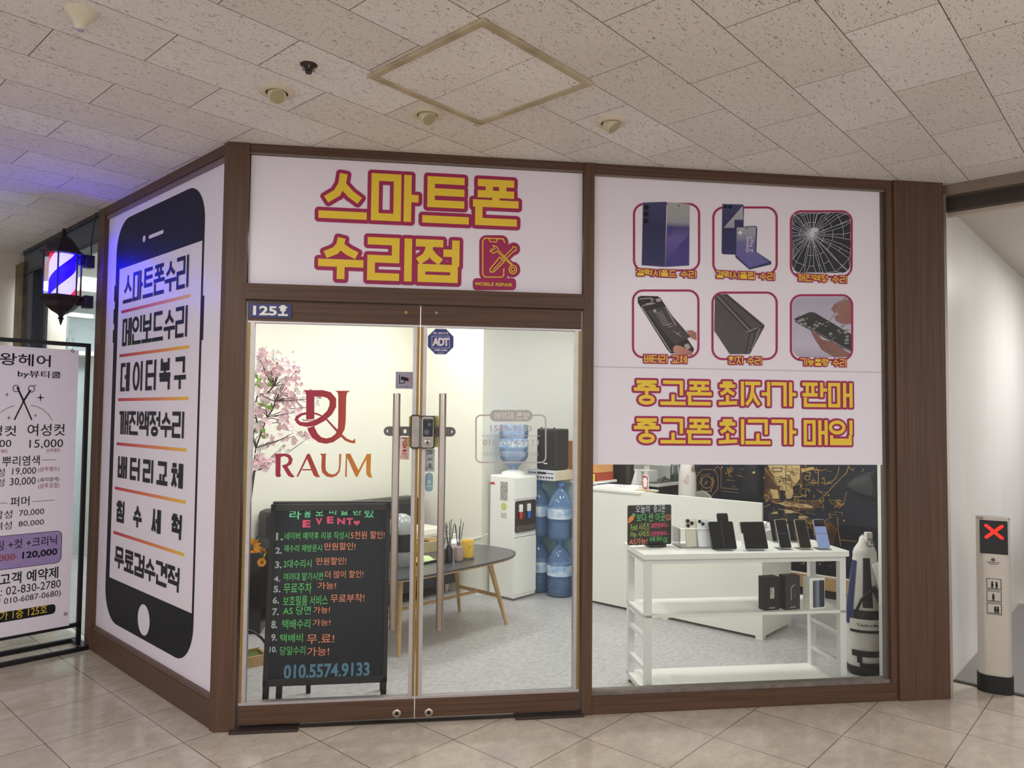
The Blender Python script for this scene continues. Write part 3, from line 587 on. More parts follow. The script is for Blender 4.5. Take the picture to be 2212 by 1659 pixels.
# RAUM logo
RAUM = grad('logo_print', [(0, (150, 28, 62)), (.35, (168, 48, 48)), (1, (206, 138, 44))], 0, .45); LOGO = grad('logo_print_icon', [(0, (158, 24, 66)), (.6, (162, 44, 52)), (1, (186, 84, 44))], 0, .45)
RP = Plane(lambda u, z, l: (u, .034-l, z), lambda x, y: F(500+x/3.607, 690+y/3.607, .034))
e = RP.mb(); q = lambda *p: Pg(e, p, .001)
def sweep(pts, ws, lift=.001):
    n = len(pts)
    nm = []
    for i in range(n):
        a, b = pts[max(i-1, 0)], pts[min(i+1, n-1)]; d = math.hypot(b[0]-a[0], b[1]-a[1]) or 1; nm.append((-(b[1]-a[1])/d, (b[0]-a[0])/d))
    for i in range(n-1):
        (x0, y0), (x1, y1) = pts[i], pts[i+1]; a, b = nm[i], nm[i+1]; w0, w1 = ws[i]/2, ws[i+1]/2
        Pg(e, [(x0+a[0]*w0, y0+a[1]*w0), (x1+b[0]*w1, y1+b[1]*w1), (x1-b[0]*w1, y1-b[1]*w1), (x0-a[0]*w0, y0-a[1]*w0)], lift)
q((335, 1046), (400, 1046), (384, 1060), (382, 1205), (388, 1218), (376, 1229), (352, 1228), (343, 1215), (345, 1066))
sweep([(380, 1056), (420, 1056), (448, 1066), (462, 1090), (455, 1120), (430, 1138), (395, 1143)], [20, 22, 28, 32, 30, 22, 12])
q((398, 1146), (430, 1136), (468, 1198), (494, 1226), (470, 1231), (446, 1222), (432, 1204))
q((506, 1226), (590, 1050), (604, 1056), (520, 1226)); q((580, 1064), (598, 1044), (612, 1050), (668, 1180), (680, 1212), (693, 1227), (662, 1230), (640, 1214), (626, 1180)); q((552, 1166), (628, 1166), (632, 1176), (548, 1176))
q((690, 1046), (740, 1046), (735, 1060), (733, 1150), (700, 1150), (704, 1064)); sweep([(716, 1145), (722, 1185), (747, 1210), (782, 1220), (816, 1209), (838, 1182), (845, 1140), (848, 1048)], [34, 34, 30, 24, 19, 15, 13, 16])
q((885, 1226), (892, 1046), (902, 1046), (899, 1226)); q((888, 1046), (926, 1046), (996, 1188), (976, 1233), (960, 1208)); q((966, 1220), (1056, 1046), (1070, 1052), (980, 1228)); q((1050, 1060), (1062, 1048), (1088, 1046), (1084, 1190), (1098, 1236), (1066, 1228), (1050, 1204))
e.build('logo_lettering', RAUM, dl, label='red to gold RAUM lettering')
e = RP.mb(); q = lambda *p: Pg(e, p, .001)
q((562, 551), (660, 551), (646, 566), (646, 776), (582, 782), (582, 590), (578, 568)); q((640, 551), (720, 551), (720, 602), (640, 602))
sweep([(715, 577), (760, 590), (790, 625), (790, 675), (765, 725), (715, 772), (650, 808), (590, 820), (535, 812), (508, 790)], [50, 54, 56, 54, 48, 44, 42, 36, 30, 28])
sweep([(505, 792), (512, 762), (550, 738), (610, 728), (665, 736), (702, 752), (712, 765)], [32, 26, 20, 16, 14, 12, 10]); sweep([(552, 782), (600, 790), (660, 782), (700, 764)], [8, 6, 6, 10])
q((806, 556), (925, 556), (902, 572), (895, 600), (890, 800), (832, 820), (832, 590), (826, 568))
sweep([(861, 790), (856, 850), (830, 905), (785, 938), (738, 948), (690, 938), (650, 905), (625, 860), (618, 838)], [60, 54, 46, 42, 42, 46, 54, 58, 56])
sweep([(735, 772), (790, 832), (845, 892), (890, 935), (930, 952), (964, 958)], [14, 16, 20, 22, 20, 14]); q((940, 950), (964, 926), (964, 964), (945, 966))
e.build('logo_emblem', LOGO, dl, label='red and orange monogram')
# opening-hours print
HP = mat('silver_print_hours', (186, 181, 182), .5)
HQ = Plane(lambda u, z, l: (u, .034-l, z), lambda x, y: F(800+x/3.456, 680+y/3.456, .034))
e = HQ.mb(); Pl(e, rrect(788, 1309, 750, 1102, 38, 5), 11, .0008, True); Pr(e, 892, 710, 1212, 797, 42, .0009); Pl(e, [(833, 903), (1266, 903)], 5, .001)
T(e, '1588-9133', (896, 825), (1206, 872), .001, .015); T(e, '010-5574-9133', (840, 930), (1258, 977), .001, .01); T(e, 'OPEN 10:00 / CLOSE 19:00', (838, 1027), (1255, 1055), .001)
hp = e.build('hours_print', HP, dr, label='silver opening hours print')
e = HQ.mb(); hangul(e, None, '예약제 운영', (925, 728), (1182, 780), .0042, 0, .0014, .1); e.build('hours_title', WHITE, hp)
# ------------------------------------------------------------------ hair shop on the left
HM = mat('hair_frame', (62, 72, 88), .4, .4); HD = mat('hair_frame_dark', (30, 34, 44), .4, .3)
struct('trim_22', MB().box(.02, .10, 1.812, 3.64, 2.62, H-.02), HM, 'L'); struct('trim_23', MB().box(.01, .10, 1.812, 3.64, H-.03, H), HD, 'L'); struct('trim_24', MB().box(.01, .11, 1.812, 3.64, 2.59, 2.62), HD, 'L')
struct('trim_25', MB().box(.02, .12, 3.34, 3.54, 0, 2.62), HM, 'L'); struct('trim_26', MB().box(.01, .12, 3.31, 3.34, 0, 2.6), HD, 'L'); struct('trim_27', MB().box(.02, .11, 1.812, 1.86, 0, 2.62), HD, 'L')
struct('window_2', MB().box(.05, .058, 1.86, 3.31, .02, 2.6), GLASS, 'L')
struct('trim_28', MB().box(.0, .06, 3.56, 3.80, 0, 2.7), mat('brass_panel', (120, 104, 66), .4, .5, scale=6, c2=(78, 64, 36)), 'L')
BLUW = mat('pale_blue_wall', (196, 208, 214), .5, var=.02, scale=2)
struct('wall_hair_end', MB().box(2.85, 2.93, 1.9, 6.2, 0, H), BLUW); struct('wall_hair_far', MB().box(.12, 2.9, 5.2, 5.3, 0, H), BLUW)
struct('ceiling_hair', MB().box(.12, 2.9, 1.95, 5.2, 2.66, 2.7), WHITE); struct('floor_hair', MB().box(.12, 2.85, 1.95, 5.2, .0005, .005), VINYL)
ex = on_plane('G', 1, 5.17, 106, 738); t = thing('exit_sign', 'green running man exit sign seen through the hair shop glass', 'sign', 'G', (ex.x-.075, 5.2, ex.z-.07), -PI/2)
MB().box(0, .05, 0, .15, 0, .14).build('housing', mat('exit_green', (40, 190, 120), .4, emit=.8), t)
e = MB(); e.box(.05, .054, .05, .10, .03, .11).build('running_figure', mat('exit_white', (225, 245, 232), .4, emit=.8), t)
for px, py, s in ((152, 745, .1), (99, 745, .07)):
    p = on_plane('G', 1, 5.0, px, py); o = MB().lathe([(.035*s*10, 0), (.036*s*10, .12*s*10), (.012*s*10, .15*s*10), (.012*s*10, .18*s*10), (.02*s*10, .19*s*10), (.004, .22*s*10)], 14).build('spray_bottle', glass('pale_plastic', (.85, .88, .9), 1.3, .45, (225, 232, 236)), fr='G', base=(p.x, 5.02, 2.10), smooth=True)
    tag(o, ('larger' if s > .08 else 'smaller')+' clear spray bottle on the hair shop shelf', 'bottle', 'bottles in the hair shop')
tag(MB().box(.5, 1.1, 4.9, 5.2, 2.06, 2.10).box(.5, .53, 4.9, 5.2, .005, 2.06).box(1.07, 1.1, 4.9, 5.2, .005, 2.06).build('tall_shelf', WHITE, fr='G'), 'tall white shelf behind the hair shop glass', 'shelf')
t = thing('tube_lamp', 'white tube lamp lit on the hair shop wall', 'lamp', 'G', (.86, 5.2, 2.47), -PI/2); MB().box(0, .05, 0, .26, 0, .05).build('housing', WHITE, t); MB().box(.05, .07, .02, .24, .01, .04).build('lamp_tube', mat('lamp_glow', (240, 248, 255), .4, emit=3), t)
# barber pole lantern
lx, ly = -.17, 1.79
pb = INV['G'] @ (EYE + ray(133, 660)*((Vector((lx, ly, 0)).x+0)*0+1)); c0 = FR['G'] @ Vector((lx, ly, 0))
def zat(px_y, P):      # height on the vertical through P that shows at photo row px_y
    lo, hi = -1., 4.
    for _ in range(50):
        m = (lo+hi)/2; d = Vector((P.x, P.y, m))-EYE
        if 829.5-FPX*d.dot(UP)/d.dot(FW) > px_y: lo = m
        else: hi = m
    return lo
z_roof, z_glt, z_glb, z_tip, z_top = (zat(y, c0) for y in (516, 551, 640, 702, 494))
bl = thing('barber_lantern', 'lit barber pole lantern with red white and blue stripes on the wall', 'lamp', 'G', (lx, ly, z_tip))
BR = mat('antique_bronze', (44, 34, 38), .4, .5, var=.2); o_ = z_tip; R0 = .105
MB().lathe([(.010, z_top-o_), (.012, z_top-o_-.02), (.018, z_roof+.02-o_), (.05, z_roof-o_), (.085, z_roof-.045-o_), (.10, z_roof-.075-o_), (.13, z_glt+.015-o_), (.13, z_glt-o_), (.09, z_glt-o_)], 6).build('roof', BR, bl)
MB().lathe([(.09, z_glb-o_), (.128, z_glb-o_), (.13, z_glb-.014-o_), (.105, z_glb-.035-o_), (.09, z_glb-.065-o_), (.055, z_glb-.095-o_), (.02, z_glb-.115-o_), (.012, z_glb-.13-o_), (.02, z_glb-.14-o_), (.008, z_glb-.15-o_), (.012, .03), (.003, 0)], 6).build('bowl', BR, bl)
for k in range(6):
    a = 2*PI*k/6; MB().bar((R0*math.cos(a), R0*math.sin(a), z_glb-o_), (R0*math.cos(a), R0*math.sin(a), z_glt-o_), .005).build('corner_rod', BR, bl)
MB().lathe([(R0*.97, z_glb-o_), (R0*.97, z_glt-o_)], 6).build('lantern_glass', glass('lantern_glass', (.98, .98, 1), 1.2), bl)
sm = bpy.data.materials.new('barber_stripes'); sm.use_nodes = True; nt = sm.node_tree; b = nt.nodes['Principled BSDF']
tc = nt.nodes.new('ShaderNodeTexCoord'); sp = nt.nodes.new('ShaderNodeSeparateXYZ'); nt.links.new(tc.outputs['Object'], sp.inputs[0])
def mnode(op, a, b_, v=None):
    n = nt.nodes.new('ShaderNodeMath'); n.operation = op
    for i, x in enumerate((a, b_)):
        if x is None: continue
        if isinstance(x, (int, float)): n.inputs[i].default_value = x
        else: nt.links.new(x, n.inputs[i])
    return n.outputs[0]
an = mnode('DIVIDE', mnode('ARCTAN2', sp.outputs[1], sp.outputs[0]), 2*PI); fr_ = mnode('FRACT', mnode('ADD', mnode('ADD', mnode('MULTIPLY', sp.outputs[2], 2.15), mnode('MULTIPLY', an, -1.)), .41), None)
rp = nt.nodes.new('ShaderNodeValToRGB'); rp.color_ramp.interpolation = 'CONSTANT'; el = rp.color_ramp.elements
while len(el) < 4: el.new(.5)
for e_, (p, c) in zip(el, ((0, (200, 190, 250)), (.25, (36, 0, 255)), (.5, (200, 190, 250)), (.75, (240, 20, 50)))): e_.position = p; e_.color = lin(c)
nt.links.new(fr_, rp.inputs[0]); nt.links.new(rp.outputs[0], b.inputs['Base Color']); rq = nt.nodes.new('ShaderNodeValToRGB'); rq.color_ramp.interpolation = 'CONSTANT'; el = rq.color_ramp.elements
while len(el) < 4: el.new(.5)
for e_, (p, c) in zip(el, ((0, (.055, .050, .090)), (.25, (.002, 0, 5.2)), (.5, (.055, .050, .090)), (.75, (.09, .001, .005)))): e_.position = p; e_.color = c+(1,)
nt.links.new(fr_, rq.inputs[0]); nt.links.new(rq.outputs[0], b.inputs['Emission Color']); b.inputs['Emission Strength'].default_value = 11
MB().lathe([(.074, z_glb-o_), (.074, z_glt-o_)], 28).build('striped_drum', sm, bl, smooth=True)
for zz in (z_glt-.02-o_, z_glb-.02-o_):
    MB().box(.09, .165, -.022, .022, zz-.028, zz+.028).box(.12, .172, -.032, .032, zz-.04, zz+.04).build('wall_bracket', BR, bl, bevel=.004)
w_ = MB(); p0 = Vector((lx+.16, ly-.0, z_glt)); w_.tube([p0, p0+Vector((.0, .01, .12)), p0+Vector((.01, -.02, .3)), Vector((lx+.175, ly-.02, 2.74))], .004, 6); w_.off = Vector(); w_.v = [v-Vector((lx, ly, z_tip)) for v in w_.v]; w_.build('power_cable', BLACK, bl)
# ------------------------------------------------------------------ banner stand
fx, fy = at('G', 168, 1400, 0); bp_ = thing('banner_stand', 'black metal banner stand with a white price banner of the hair shop', 'banner', 'G', (fx, fy, 0))
def Bp(px, py): p = on_plane('G', 1, fy, px, py); return p.x-fx, p.z
BK = mat('black_metal', (16, 16, 20), .4, .2); zt = Bp(172, 741)[1]; zb_ = Bp(165, 1349)[1]; LX = -.72
for x, nm in ((0, 'post'), (LX, 'post')): MB().box(x-.012, x+.012, -.012, .012, 0.02, zt).build(nm, BK, bp_)
MB().box(LX, 0, -.012, .012, zt-.024, zt).build('top_bar', BK, bp_); MB().box(LX, 0, -.012, .012, zb_-.012, zb_+.012).build('lower_bar', BK, bp_)
y1_ = at('G', 182, 1402)[1]-fy; y2_ = .16
for yy in (min(y1_, -.05)-.02, y2_): MB().box(LX-.02, .06, yy-.014, yy+.014, 0, .026).build('foot_bar', BK, bp_)
for x in (0.02, LX-.0): MB().box(x-.014, x+.026, min(y1_, -.05)-.02, y2_, 0, .024).build('foot_side', mat('foot_steel', (72, 74, 84), .35, .5), bp_)
b0, b1 = Bp(8, 1352), Bp(163, 757); bx = Bp(160, 1000)[0]
ban = MB().box(LX+.02, bx, -.016, -.012, Bp(80, 1362)[1], Bp(163, 757)[1]).build('banner_sheet', FILM, bp_)
BPl = Plane(lambda x, z, l: (x, -.016-l, z), lambda px, py: Bp(px/4.483, 730+py/4.483))
e = BPl.mb()
def TB(body, x0, y0, x1, y1, bold=.0, m=INK): k = BPl.mb(); T(k, body, (x0, y0), (x1, y1), .0015, bold); return k.build('banner_lettering', m, bp_)
TB('친왕헤어', -190, 130, 480, 285, .01); TB('by뷰티쿨', 165, 310, 580, 405, .01); TB('남성컷', -230, 850, 148, 950, .005); TB('여성컷', 260, 832, 617, 946, .005)
TB('12,000', -210, 990, 100, 1065); TB('15,000', 278, 985, 600, 1068); TB('뿌리염색', 15, 1145, 375, 1230, .005); TB('남성', -110, 1265, 35, 1340); TB('19,000', 112, 1258, 340, 1322); TB('여성', -110, 1365, 32, 1435)
TB('30,000', 90, 1355, 335, 1425); TB('(새치염색)', 360, 1352, 565, 1392); TB('퍼머', 95, 1540, 275, 1620, .005)
for a, b in (((398, 1180), (530, 1178)), ((305, 1582), (520, 1568)), ((-90, 1605), (62, 1596))): Pl(e, [a, b], 4, .001)
ofs = 1569   # second crop: rows start 350 px lower
def T2(body, x0, y0, x1, y1, bold=.0, m=INK): return TB(body, x0, y0+ofs, x1, y1+ofs, bold, m)
T2('남성', -60, 106, 108, 174); T2('70,000', 178, 97, 417, 142); T2('여성', -60, 216, 104, 280); T2('80,000', 172, 204, 415, 242); T2('고객 예약제', -10, 712, 553, 752, .015); T2(': 02-830-2780', 0, 846, 577, 840); T2('예약 010-6087-0680)', -160, 966, 578, 937)
Pl(e, [(160, 480), (225, 620)], 18, .001); Pl(e, [(215, 600), (298, 790)], 14, .001); Pl(e, [(285, 510), (215, 620)], 18, .001); Pl(e, [(220, 615), (132, 790)], 14, .001)
for c in ((148, 490), (296, 494)): Pl(e, [(c[0]+30*math.cos(k*.5236), c[1]+32*math.sin(k*.5236)) for k in range(13)], 7, .001)
Pl(e, [(320, 466), (340, 455)], 6, .001)
for (x, y), r in (((384, 578), 44), ((60, 550), 24), ((334, 750), 20), ((78, 774), 24)): Pg(e, [(x, y-r), (x+r*.14, y-r*.14), (x+r, y), (x+r*.14, y+r*.14), (x, y+r), (x-r*.14, y+r*.14), (x-r, y), (x-r*.14, y-r*.14)], .001)
Pl(e, [(290, 652), (350, 664), (410, 694), (460, 740), (500, 800)], 4, .001); Pl(e, [(130, 655), (60, 680), (0, 720)], 4, .001)
e.build('scissors_drawing', INK, bp_)
DRI = mat('dull_red_ink', (150, 48, 56), .5)
for a in (('샴푸별도', 440, 1070, 578, 1103), ('샴푸별도', -70, 1080, 70, 1113), ('(샴푸별도)', 362, 1250, 567, 1292), ('(샴푸포함)', 360, 1408, 565, 1455)): TB(*a, m=DRI)
def BR_(e, y0, y1, xr, r, lift): xa, za = BPl.px(xr-40, y1+ofs); xb, zb = BPl.px(xr, y0+ofs); return rrect(LX+.05, xb, za, zb, r)
e = BPl.mb(); U(e, BR_(e, 292, 604, 592, .03, 0), .0006); pp = e.build('price_box', mat('violet_box', (152, 132, 182), .5), bp_, label='violet price box on the banner')
e = BPl.mb(); q_ = BR_(e, 292, 604, 592, .03, 0); q_ += q_[:1]
for (xa, za), (xb, zb) in zip(q_, q_[1:]):
    d_ = math.hypot(xb-xa, zb-za) or 1; hx, hz_ = -(zb-za)/d_*.0015, (xb-xa)/d_*.0015; U(e, [(xa-hx, za-hz_), (xb-hx, zb-hz_), (xb+hx, zb+hz_), (xa+hx, za+hz_)], .0009)
T2('클리닉팅 +컷 +크리닉', -330, 424, 540, 428, .005); T2('120,000', 208, 500, 545, 537, .03); e.build('price_box_border', INK, pp)
T2('170,000', -190, 548, 135, 586, m=DRI); e = BPl.mb(); Pl(e, [(-200, 568+ofs), (160, 545+ofs)], 5, .002); e.build('strike_line', DRI, pp)
e = BPl.mb(); U(e, BR_(e, 1000, 1100, 530, .02, 0), .0006); pp = e.build('address_pill', INK, bp_, label='black address pill on the banner')
T2('상가 1층 125호', -90, 1090, 447, 1092, m=YEL)
for c in ((694, 128), (625, 1097+ofs)):
    p = BPl.px(*c); MB().torus((p[0], -.018, p[1]), .008, .003, 14, 6, Matrix.Rotation(PI/2, 4, 'X')).build('eyelet', STEEL, bp_)
# ------------------------------------------------------------------ right side: bollard and escalator
bx0, by0 = at('F', 2166, 1500, 0); by0 += .05
bo = thing('signal_bollard', 'silver bollard with a red cross light beside the escalator', 'bollard', 'F', (bx0, by0, 0), -.60)
BS = mat('champagne_metal', (198, 191, 181), .4, .35, var=.03)
def oval(e, a, b, z0, z1, n=28, la=1.):
    return e.slab([(a*math.copysign(abs(math.cos(2*PI*k/n))**.6, math.cos(2*PI*k/n)), b*math.sin(2*PI*k/n)) for k in range(n)], z0, z1)
ztop = zat(1122, FR['F'] @ Vector((bx0, by0-.05, 0)))
oval(MB(), .086, .058, .0, .095).build('base_sleeve', mat('black_rubber', (20, 19, 20), .6), bo); oval(MB(), .080, .05, .095, ztop).build('column', BS, bo, smooth=True)
oval(MB(), .0805, .052, ztop-.004, ztop+.008).build('top_cap', STEEL, bo)
MB().box(-.066, .064, -.0535, -.03, ztop-.19, ztop-.008).build('display', LOCKB, bo, bevel=.003)
e = MB()
for i in range(-8, 9):
    for j in range(-8, 9):
        if abs(abs(i)-abs(j)) <= 2.5 and max(abs(i), abs(j)) <= 8: e.box(i*.0052-.002, i*.0052+.002, -.0555, -.0535, ztop-.068+j*.0046-.0018, ztop-.068+j*.0046+.0018)
e.build('red_cross_light', mat('red_led', (255, 40, 26), .4, emit=1.6), bo, label='red dotted cross')
for k in range(3):
    z0 = ztop-.385-k*.067; f = MB()
    for a in ((-.038, .030, z0, z0+.002), (-.038, .030, z0+.058, z0+.06), (-.038, -.036, z0, z0+.06), (.028, .030, z0, z0+.06)): f.box(a[0], a[1], -.0522, -.049, a[2], a[3])
    f.build('pictogram_frame', INK, bo); f = MB()
    for x in ((-.012, .008), (-.008,), (.0, .012))[k]:
        M = Matrix.Translation((x, -.0515, z0+.04)) @ Matrix.Rotation(PI/2, 4, 'X'); f.lathe([(.005, 0), (.005, .001)], 10, M=M); f.box(x-.005, x+.005, -.0525, -.05, z0+.018, z0+.034); f.box(x-.004, x-.001, -.0525, -.05, z0+.006, z0+.018); f.box(x+.001, x+.004, -.0525, -.05, z0+.006, z0+.018)
    f.box(-.03, .022, -.0525, -.05, z0+.006, z0+.008); f.build('pictogram', INK, bo)
f = MB(); f.lathe([(.010, 0), (.010, .001)], 16, M=Matrix.Translation((-.006, -.0515, ztop-.222)) @ Matrix.Rotation(PI/2, 4, 'X')); f.box(-.034, .024, -.0525, -.05, ztop-.238, ztop-.235); f.box(-.024, .014, -.0525, -.05, ztop-.247, ztop-.244); f.build('maker_mark', mat('grey_print', (92, 86, 82), .5), bo)
es = thing('escalator_balustrade', 'white and steel escalator side behind the bollard', 'escalator', 'G', (4.35, -2.95, 0))
MB().prism([(0, .30), (3.6, .30), (3.6, 1.6), (1.2, .62), (.3, .56), (0, .5)], -.14, 0).build('inner_deck', mat('escalator_white', (214, 210, 204), .3), es)
MB().prism([(.1, 0), (3.6, 0), (3.6, .30), (.1, .30)], -.10, -.02).build('skirt', mat('skirt_grey', (150, 146, 142), .4, .4), es)
MB().tube([(.12, -.07, .62), (.02, -.07, .75), (.1, -.07, .93), (.4, -.07, .97), (1.2, -.07, 1.04), (3.6, -.07, 2.1)], .04, 10).build('handrail', mat('handrail_black', (30, 28, 30), .4), es, smooth=True)
MB().prism([(.12, .55), (1.2, .62), (3.6, 1.6), (3.6, 2.06), (1.2, 1.02), (.2, .95)], -.075, -.065).build('glass_panel', GLASS, es)
# ------------------------------------------------------------------ ceiling fittings
t = thing('access_hatch', 'square ceiling access hatch with yellowed frame and newer white tiles', 'hatch', 'G', (.32, -1.385, H))
e = MB()
for a in ((-.312, .312, -.312, -.282), (-.312, .312, .282, .312), (-.312, -.282, -.282, .282), (.282, .312, -.282, .282)): e.box(a[0], a[1], a[2], a[3], -.012, 0)
e.build('hatch_frame', mat('yellowed_frame', (198, 184, 156), .5, scale=8, c2=(160, 144, 116)), t, bevel=.003)
MB().box(-.282, .282, -.282, .282, -.004, 0).build('hatch_tile', PANM, t)
CRM = mat('cream_plastic', (214, 204, 184), .45, var=.02)
x, y = at('G', 175, 24, H); t = thing('ceiling_detector', 'cream cone-shaped ceiling detector in the upper left corner', 'detector', 'G', (x, y, H-.062))
MB().lathe([(.013, 0), (.016, .004), (.02, .02), (.034, .038), (.048, .054), (.05, .062)], 28).build('cone_body', CRM, t, smooth=True); MB().lathe([(.011, -.004), (.013, .002)], 20).build('lens', mat('violet_lens', (170, 160, 186), .2), t)
x, y = at('G', 667, 140, H); t = thing('sprinkler', 'small dark sprinkler head on the ceiling tiles', 'sprinkler', 'G', (x, y, H-.035))
MB().lathe([(.012, .012), (.026, .026), (.032, .033), (.032, .035)], 20).build('escutcheon', mat('dark_sprinkler', (62, 54, 50), .4, .7), t, smooth=True)
MB().lathe([(.011, .002), (.013, .006), (.011, .016)], 14).build('sprinkler_head', BLACK, t)
for i in range(6): a = i*PI/3; MB().box(.014, .026, -.002, .002, .014, .024, Matrix.Rotation(a, 4, 'Z')).build('fin', STEEL, t)
eye0 = None
for px, py, yaw, lb in ((598, 197, .3, 'left of the hatch'), (923, 245, 1.0, 'just under the hatch frame'), (1320, 263, 1.6, 'right of the hatch')):
    x, y = at('G', px, py, H); t = thing('eyeball_downlight', 'round white eyeball ceiling light '+lb, 'light', 'G', (x, y, H-.045), -PI/2-.5+yaw*.5, group='eyeball ceiling lights')
    MB().lathe([(.046, .045), (.044, .036), (.052, .033), (.068, .037), (.074, .043), (.074, .045)], 32).build('trim_ring', CRM, t, smooth=True)
    MB().lathe([(.0455, .0435), (.0455, .045)], 24).build('recess', mat('recess_dark', (44, 40, 36), .6), t)
    Mx = Matrix.Translation((-.006, 0, .044)) @ Matrix.Rotation(-.62, 4, 'Y')
    MB().lathe([(.0335, -.036), (.0355, -.033), (.0365, -.015), (.0365, .004)], 24, M=Mx).build('eyeball', mat('aged_cream', (204, 194, 164), .45), t, smooth=True)
    MB().lathe([(.029, -.0375), (.029, -.0345)], 20, M=Mx).build('lamp_face', mat('warm_glass', (168, 156, 126), .3), t)
# ------------------------------------------------------------------ counter and low partition
CW = mat('white_laminate', (236, 236, 226), .35, var=.006, scale=3)
t = thing('reception_counter', 'long plain white reception counter behind the display table', 'counter', 'G', (3.165, -1.275, 0))
MB().box(0, .02, .0, 1.48, .025, .918).build('front_panel', CW, t, bevel=.002); MB().box(.02, .50, 0, .018, .025, .70).build('side_panel', CW, t, bevel=.002)
MB().box(.02, .50, 0, 1.48, .70, .722).build('desk_top', CW, t, bevel=.002); MB().box(-.012, .26, .95, 1.48, .90, .9185).build('ledge', CW, t, bevel=.002)
for x, y in ((.0, .0), (.0, .72), (.45, .0), (.0, 1.42)): MB().box(x, x+.05, y, y+.05, .006, .025).build('foot', CW, t)
t = thing('low_partition', 'pale blue frosted partition with a white top behind the water bottles', 'partition', 'G', (3.325, .22, 0))
MB().box(0, .03, 0, .70, .07, .93).build('frosted_panel', mat('frosted_blue', (178, 204, 208), .3, var=.03, scale=2), t); MB().box(-.01, .04, 0, .70, .006, .07).build('base_rail', mat('dark_aluminium', (122, 122, 124), .35, .7), t)
MB().box(-.03, .33, -.0, .70, .93, .95).build('partition_top', CW, t, bevel=.002)
# amplifier and loudspeaker on the partition top
cx, cy = at('G', 1200, 1041, .95); t = thing('amplifier', 'silver and beige amplifier on the partition top under the loudspeaker', 'amplifier', 'G', (cx, cy, .95))
MB().box(.004, .25, 0, .30, .008, .088).build('case', mat('beige_steel', (212, 204, 180), .5), t, bevel=.003); MB().box(-.006, .004, -.002, .302, .006, .092).build('front_plate', mat('silver_plate', (214, 216, 226), .35, .3), t)
for z, n in ((.03, 9), ):
    for k in range(n): MB().lathe([(.007, 0), (.006, .01)], 10, M=Matrix.Translation((-.006, .03+k*.03, z)) @ Matrix.Rotation(-PI/2, 4, 'Y')).build('knob', BLACK, t)
MB().box(-.008, -.005, .015, .10, .062, .068).box(-.008, -.005, .10, .19, .056, .074).box(-.008, -.005, .20, .285, .062, .068).build('display_strip', BLACK, t)
for y in (.02, .27): MB().box(.02, .05, y, y+.02, 0, .008).build('foot', BLACK, t)
t = thing('loudspeaker', 'black loudspeaker standing on the amplifier', 'speaker', 'G', (cx+.03, cy+.02, 1.043))
sh = [(.0, .02), (.0, .20), (.015, .22), (.16, .28), (.19, .27), (.19, .03), (.17, .0), (.02, .0)]
MB().slab(sh, 0, .34).build('cabinet', mat('dark_cabinet', (46, 44, 44), .5), t, bevel=.012); MB().box(-.004, .004, .025, .195, .03, .31).build('grille', mat('grille_black', (38, 36, 36), .7, var=.3, scale=300), t)
MB().box(-.006, -.003, .09, .13, .045, .055).build('badge', WHITE, t)
for y in (.06, .20): MB().lathe([(.01, 0), (.006, .014)], 10, (.05, y, .338)).build('top_knob', BLACK, t)
w_ = MB(); w_.tube([(cx+.20, cy-.01, 1.17), (cx+.23, cy-.04, 1.18), (cx+.25, cy-.07, 1.14), (cx+.26, cy-.09, 1.0), (cx+.265, cy-.1, .955)], .003, 6); tag(w_.build('speaker_cable', mat('grey_cable', (150, 140, 132), .5), fr='G'), 'thin grey cable curving down beside the amplifier', 'cable')
# ------------------------------------------------------------------ water dispenser and bottles
t = thing('water_dispenser', 'white floor-standing water dispenser with an upturned bottle on top', 'dispenser', 'G', (2.765, .61, 0))
DW = mat('dispenser_white', (240, 240, 234), .3, var=.005)
MB().box(0, .28, 0, .27, .02, 1.0).build('cabinet', DW, t, bevel=.012); MB().box(.01, .27, .01, .26, .006, .03).build('base', mat('base_grey', (120, 118, 116), .5), t)
MB().rbox(.012, .268, .545, .80, -.004, .03, .02).build('dispensing_niche', mat('niche_brown', (66, 56, 50), .4), t); MB().rbox(.02, .26, .55, .60, -.012, .0, .012).build('drip_tray', mat('tray_brown', (92, 82, 76), .35), t)
MB().box(.004, .276, -.006, 0, .815, .985).build('upper_panel', DW, t, bevel=.004); MB().box(.0, .28, -.002, .0, .505, .51).build('door_seam', mat('seam_grey', (160, 160, 156), .5), t); MB().box(.004, .276, -.004, 0, .05, .50).build('lower_door', DW, t, bevel=.003)
for x, c, nm in ((.07, (206, 60, 50), 'hot_tap'), (.17, (60, 110, 200), 'cold_tap')):
    MB().box(x-.018, x+.018, -.022, -.004, .71, .77).build(nm, DW, t, bevel=.004); MB().box(x-.016, x+.016, -.02, -.010, .655, .71).build('tap_lever', mat(nm+'_colour', c, .4), t, bevel=.002)
e = MB(); e.box(-.002, 0, .07, .15, .80, .95); e.build('rating_label', mat('label_print', (198, 198, 192), .5, scale=60, c2=(120, 120, 118)), t)
MB().box(-.002, 0, .215, .265, .92, .94).build('red_label', mat('label_red', (200, 70, 60), .5), t); MB().lathe([(.03, 0), (.03, .002)], 18, M=Matrix.Translation((0, .11, .75)) @ Matrix.Rotation(-PI/2, 4, 'Y')).build('energy_label', mat('label_yellow', (228, 214, 130), .5, scale=30, c2=(160, 190, 130)), t); MB().box(-.002, 0, .08, .14, .66, .70).build('white_label', mat('label_text', (226, 224, 214), .5, scale=90, c2=(170, 168, 160)), t)
MB().lathe([(.10, 1.0), (.10, 1.02), (.06, 1.035), (.05, 1.04)], 28, (.14, .135, 0)).build('bottle_collar', DW, t, smooth=True)
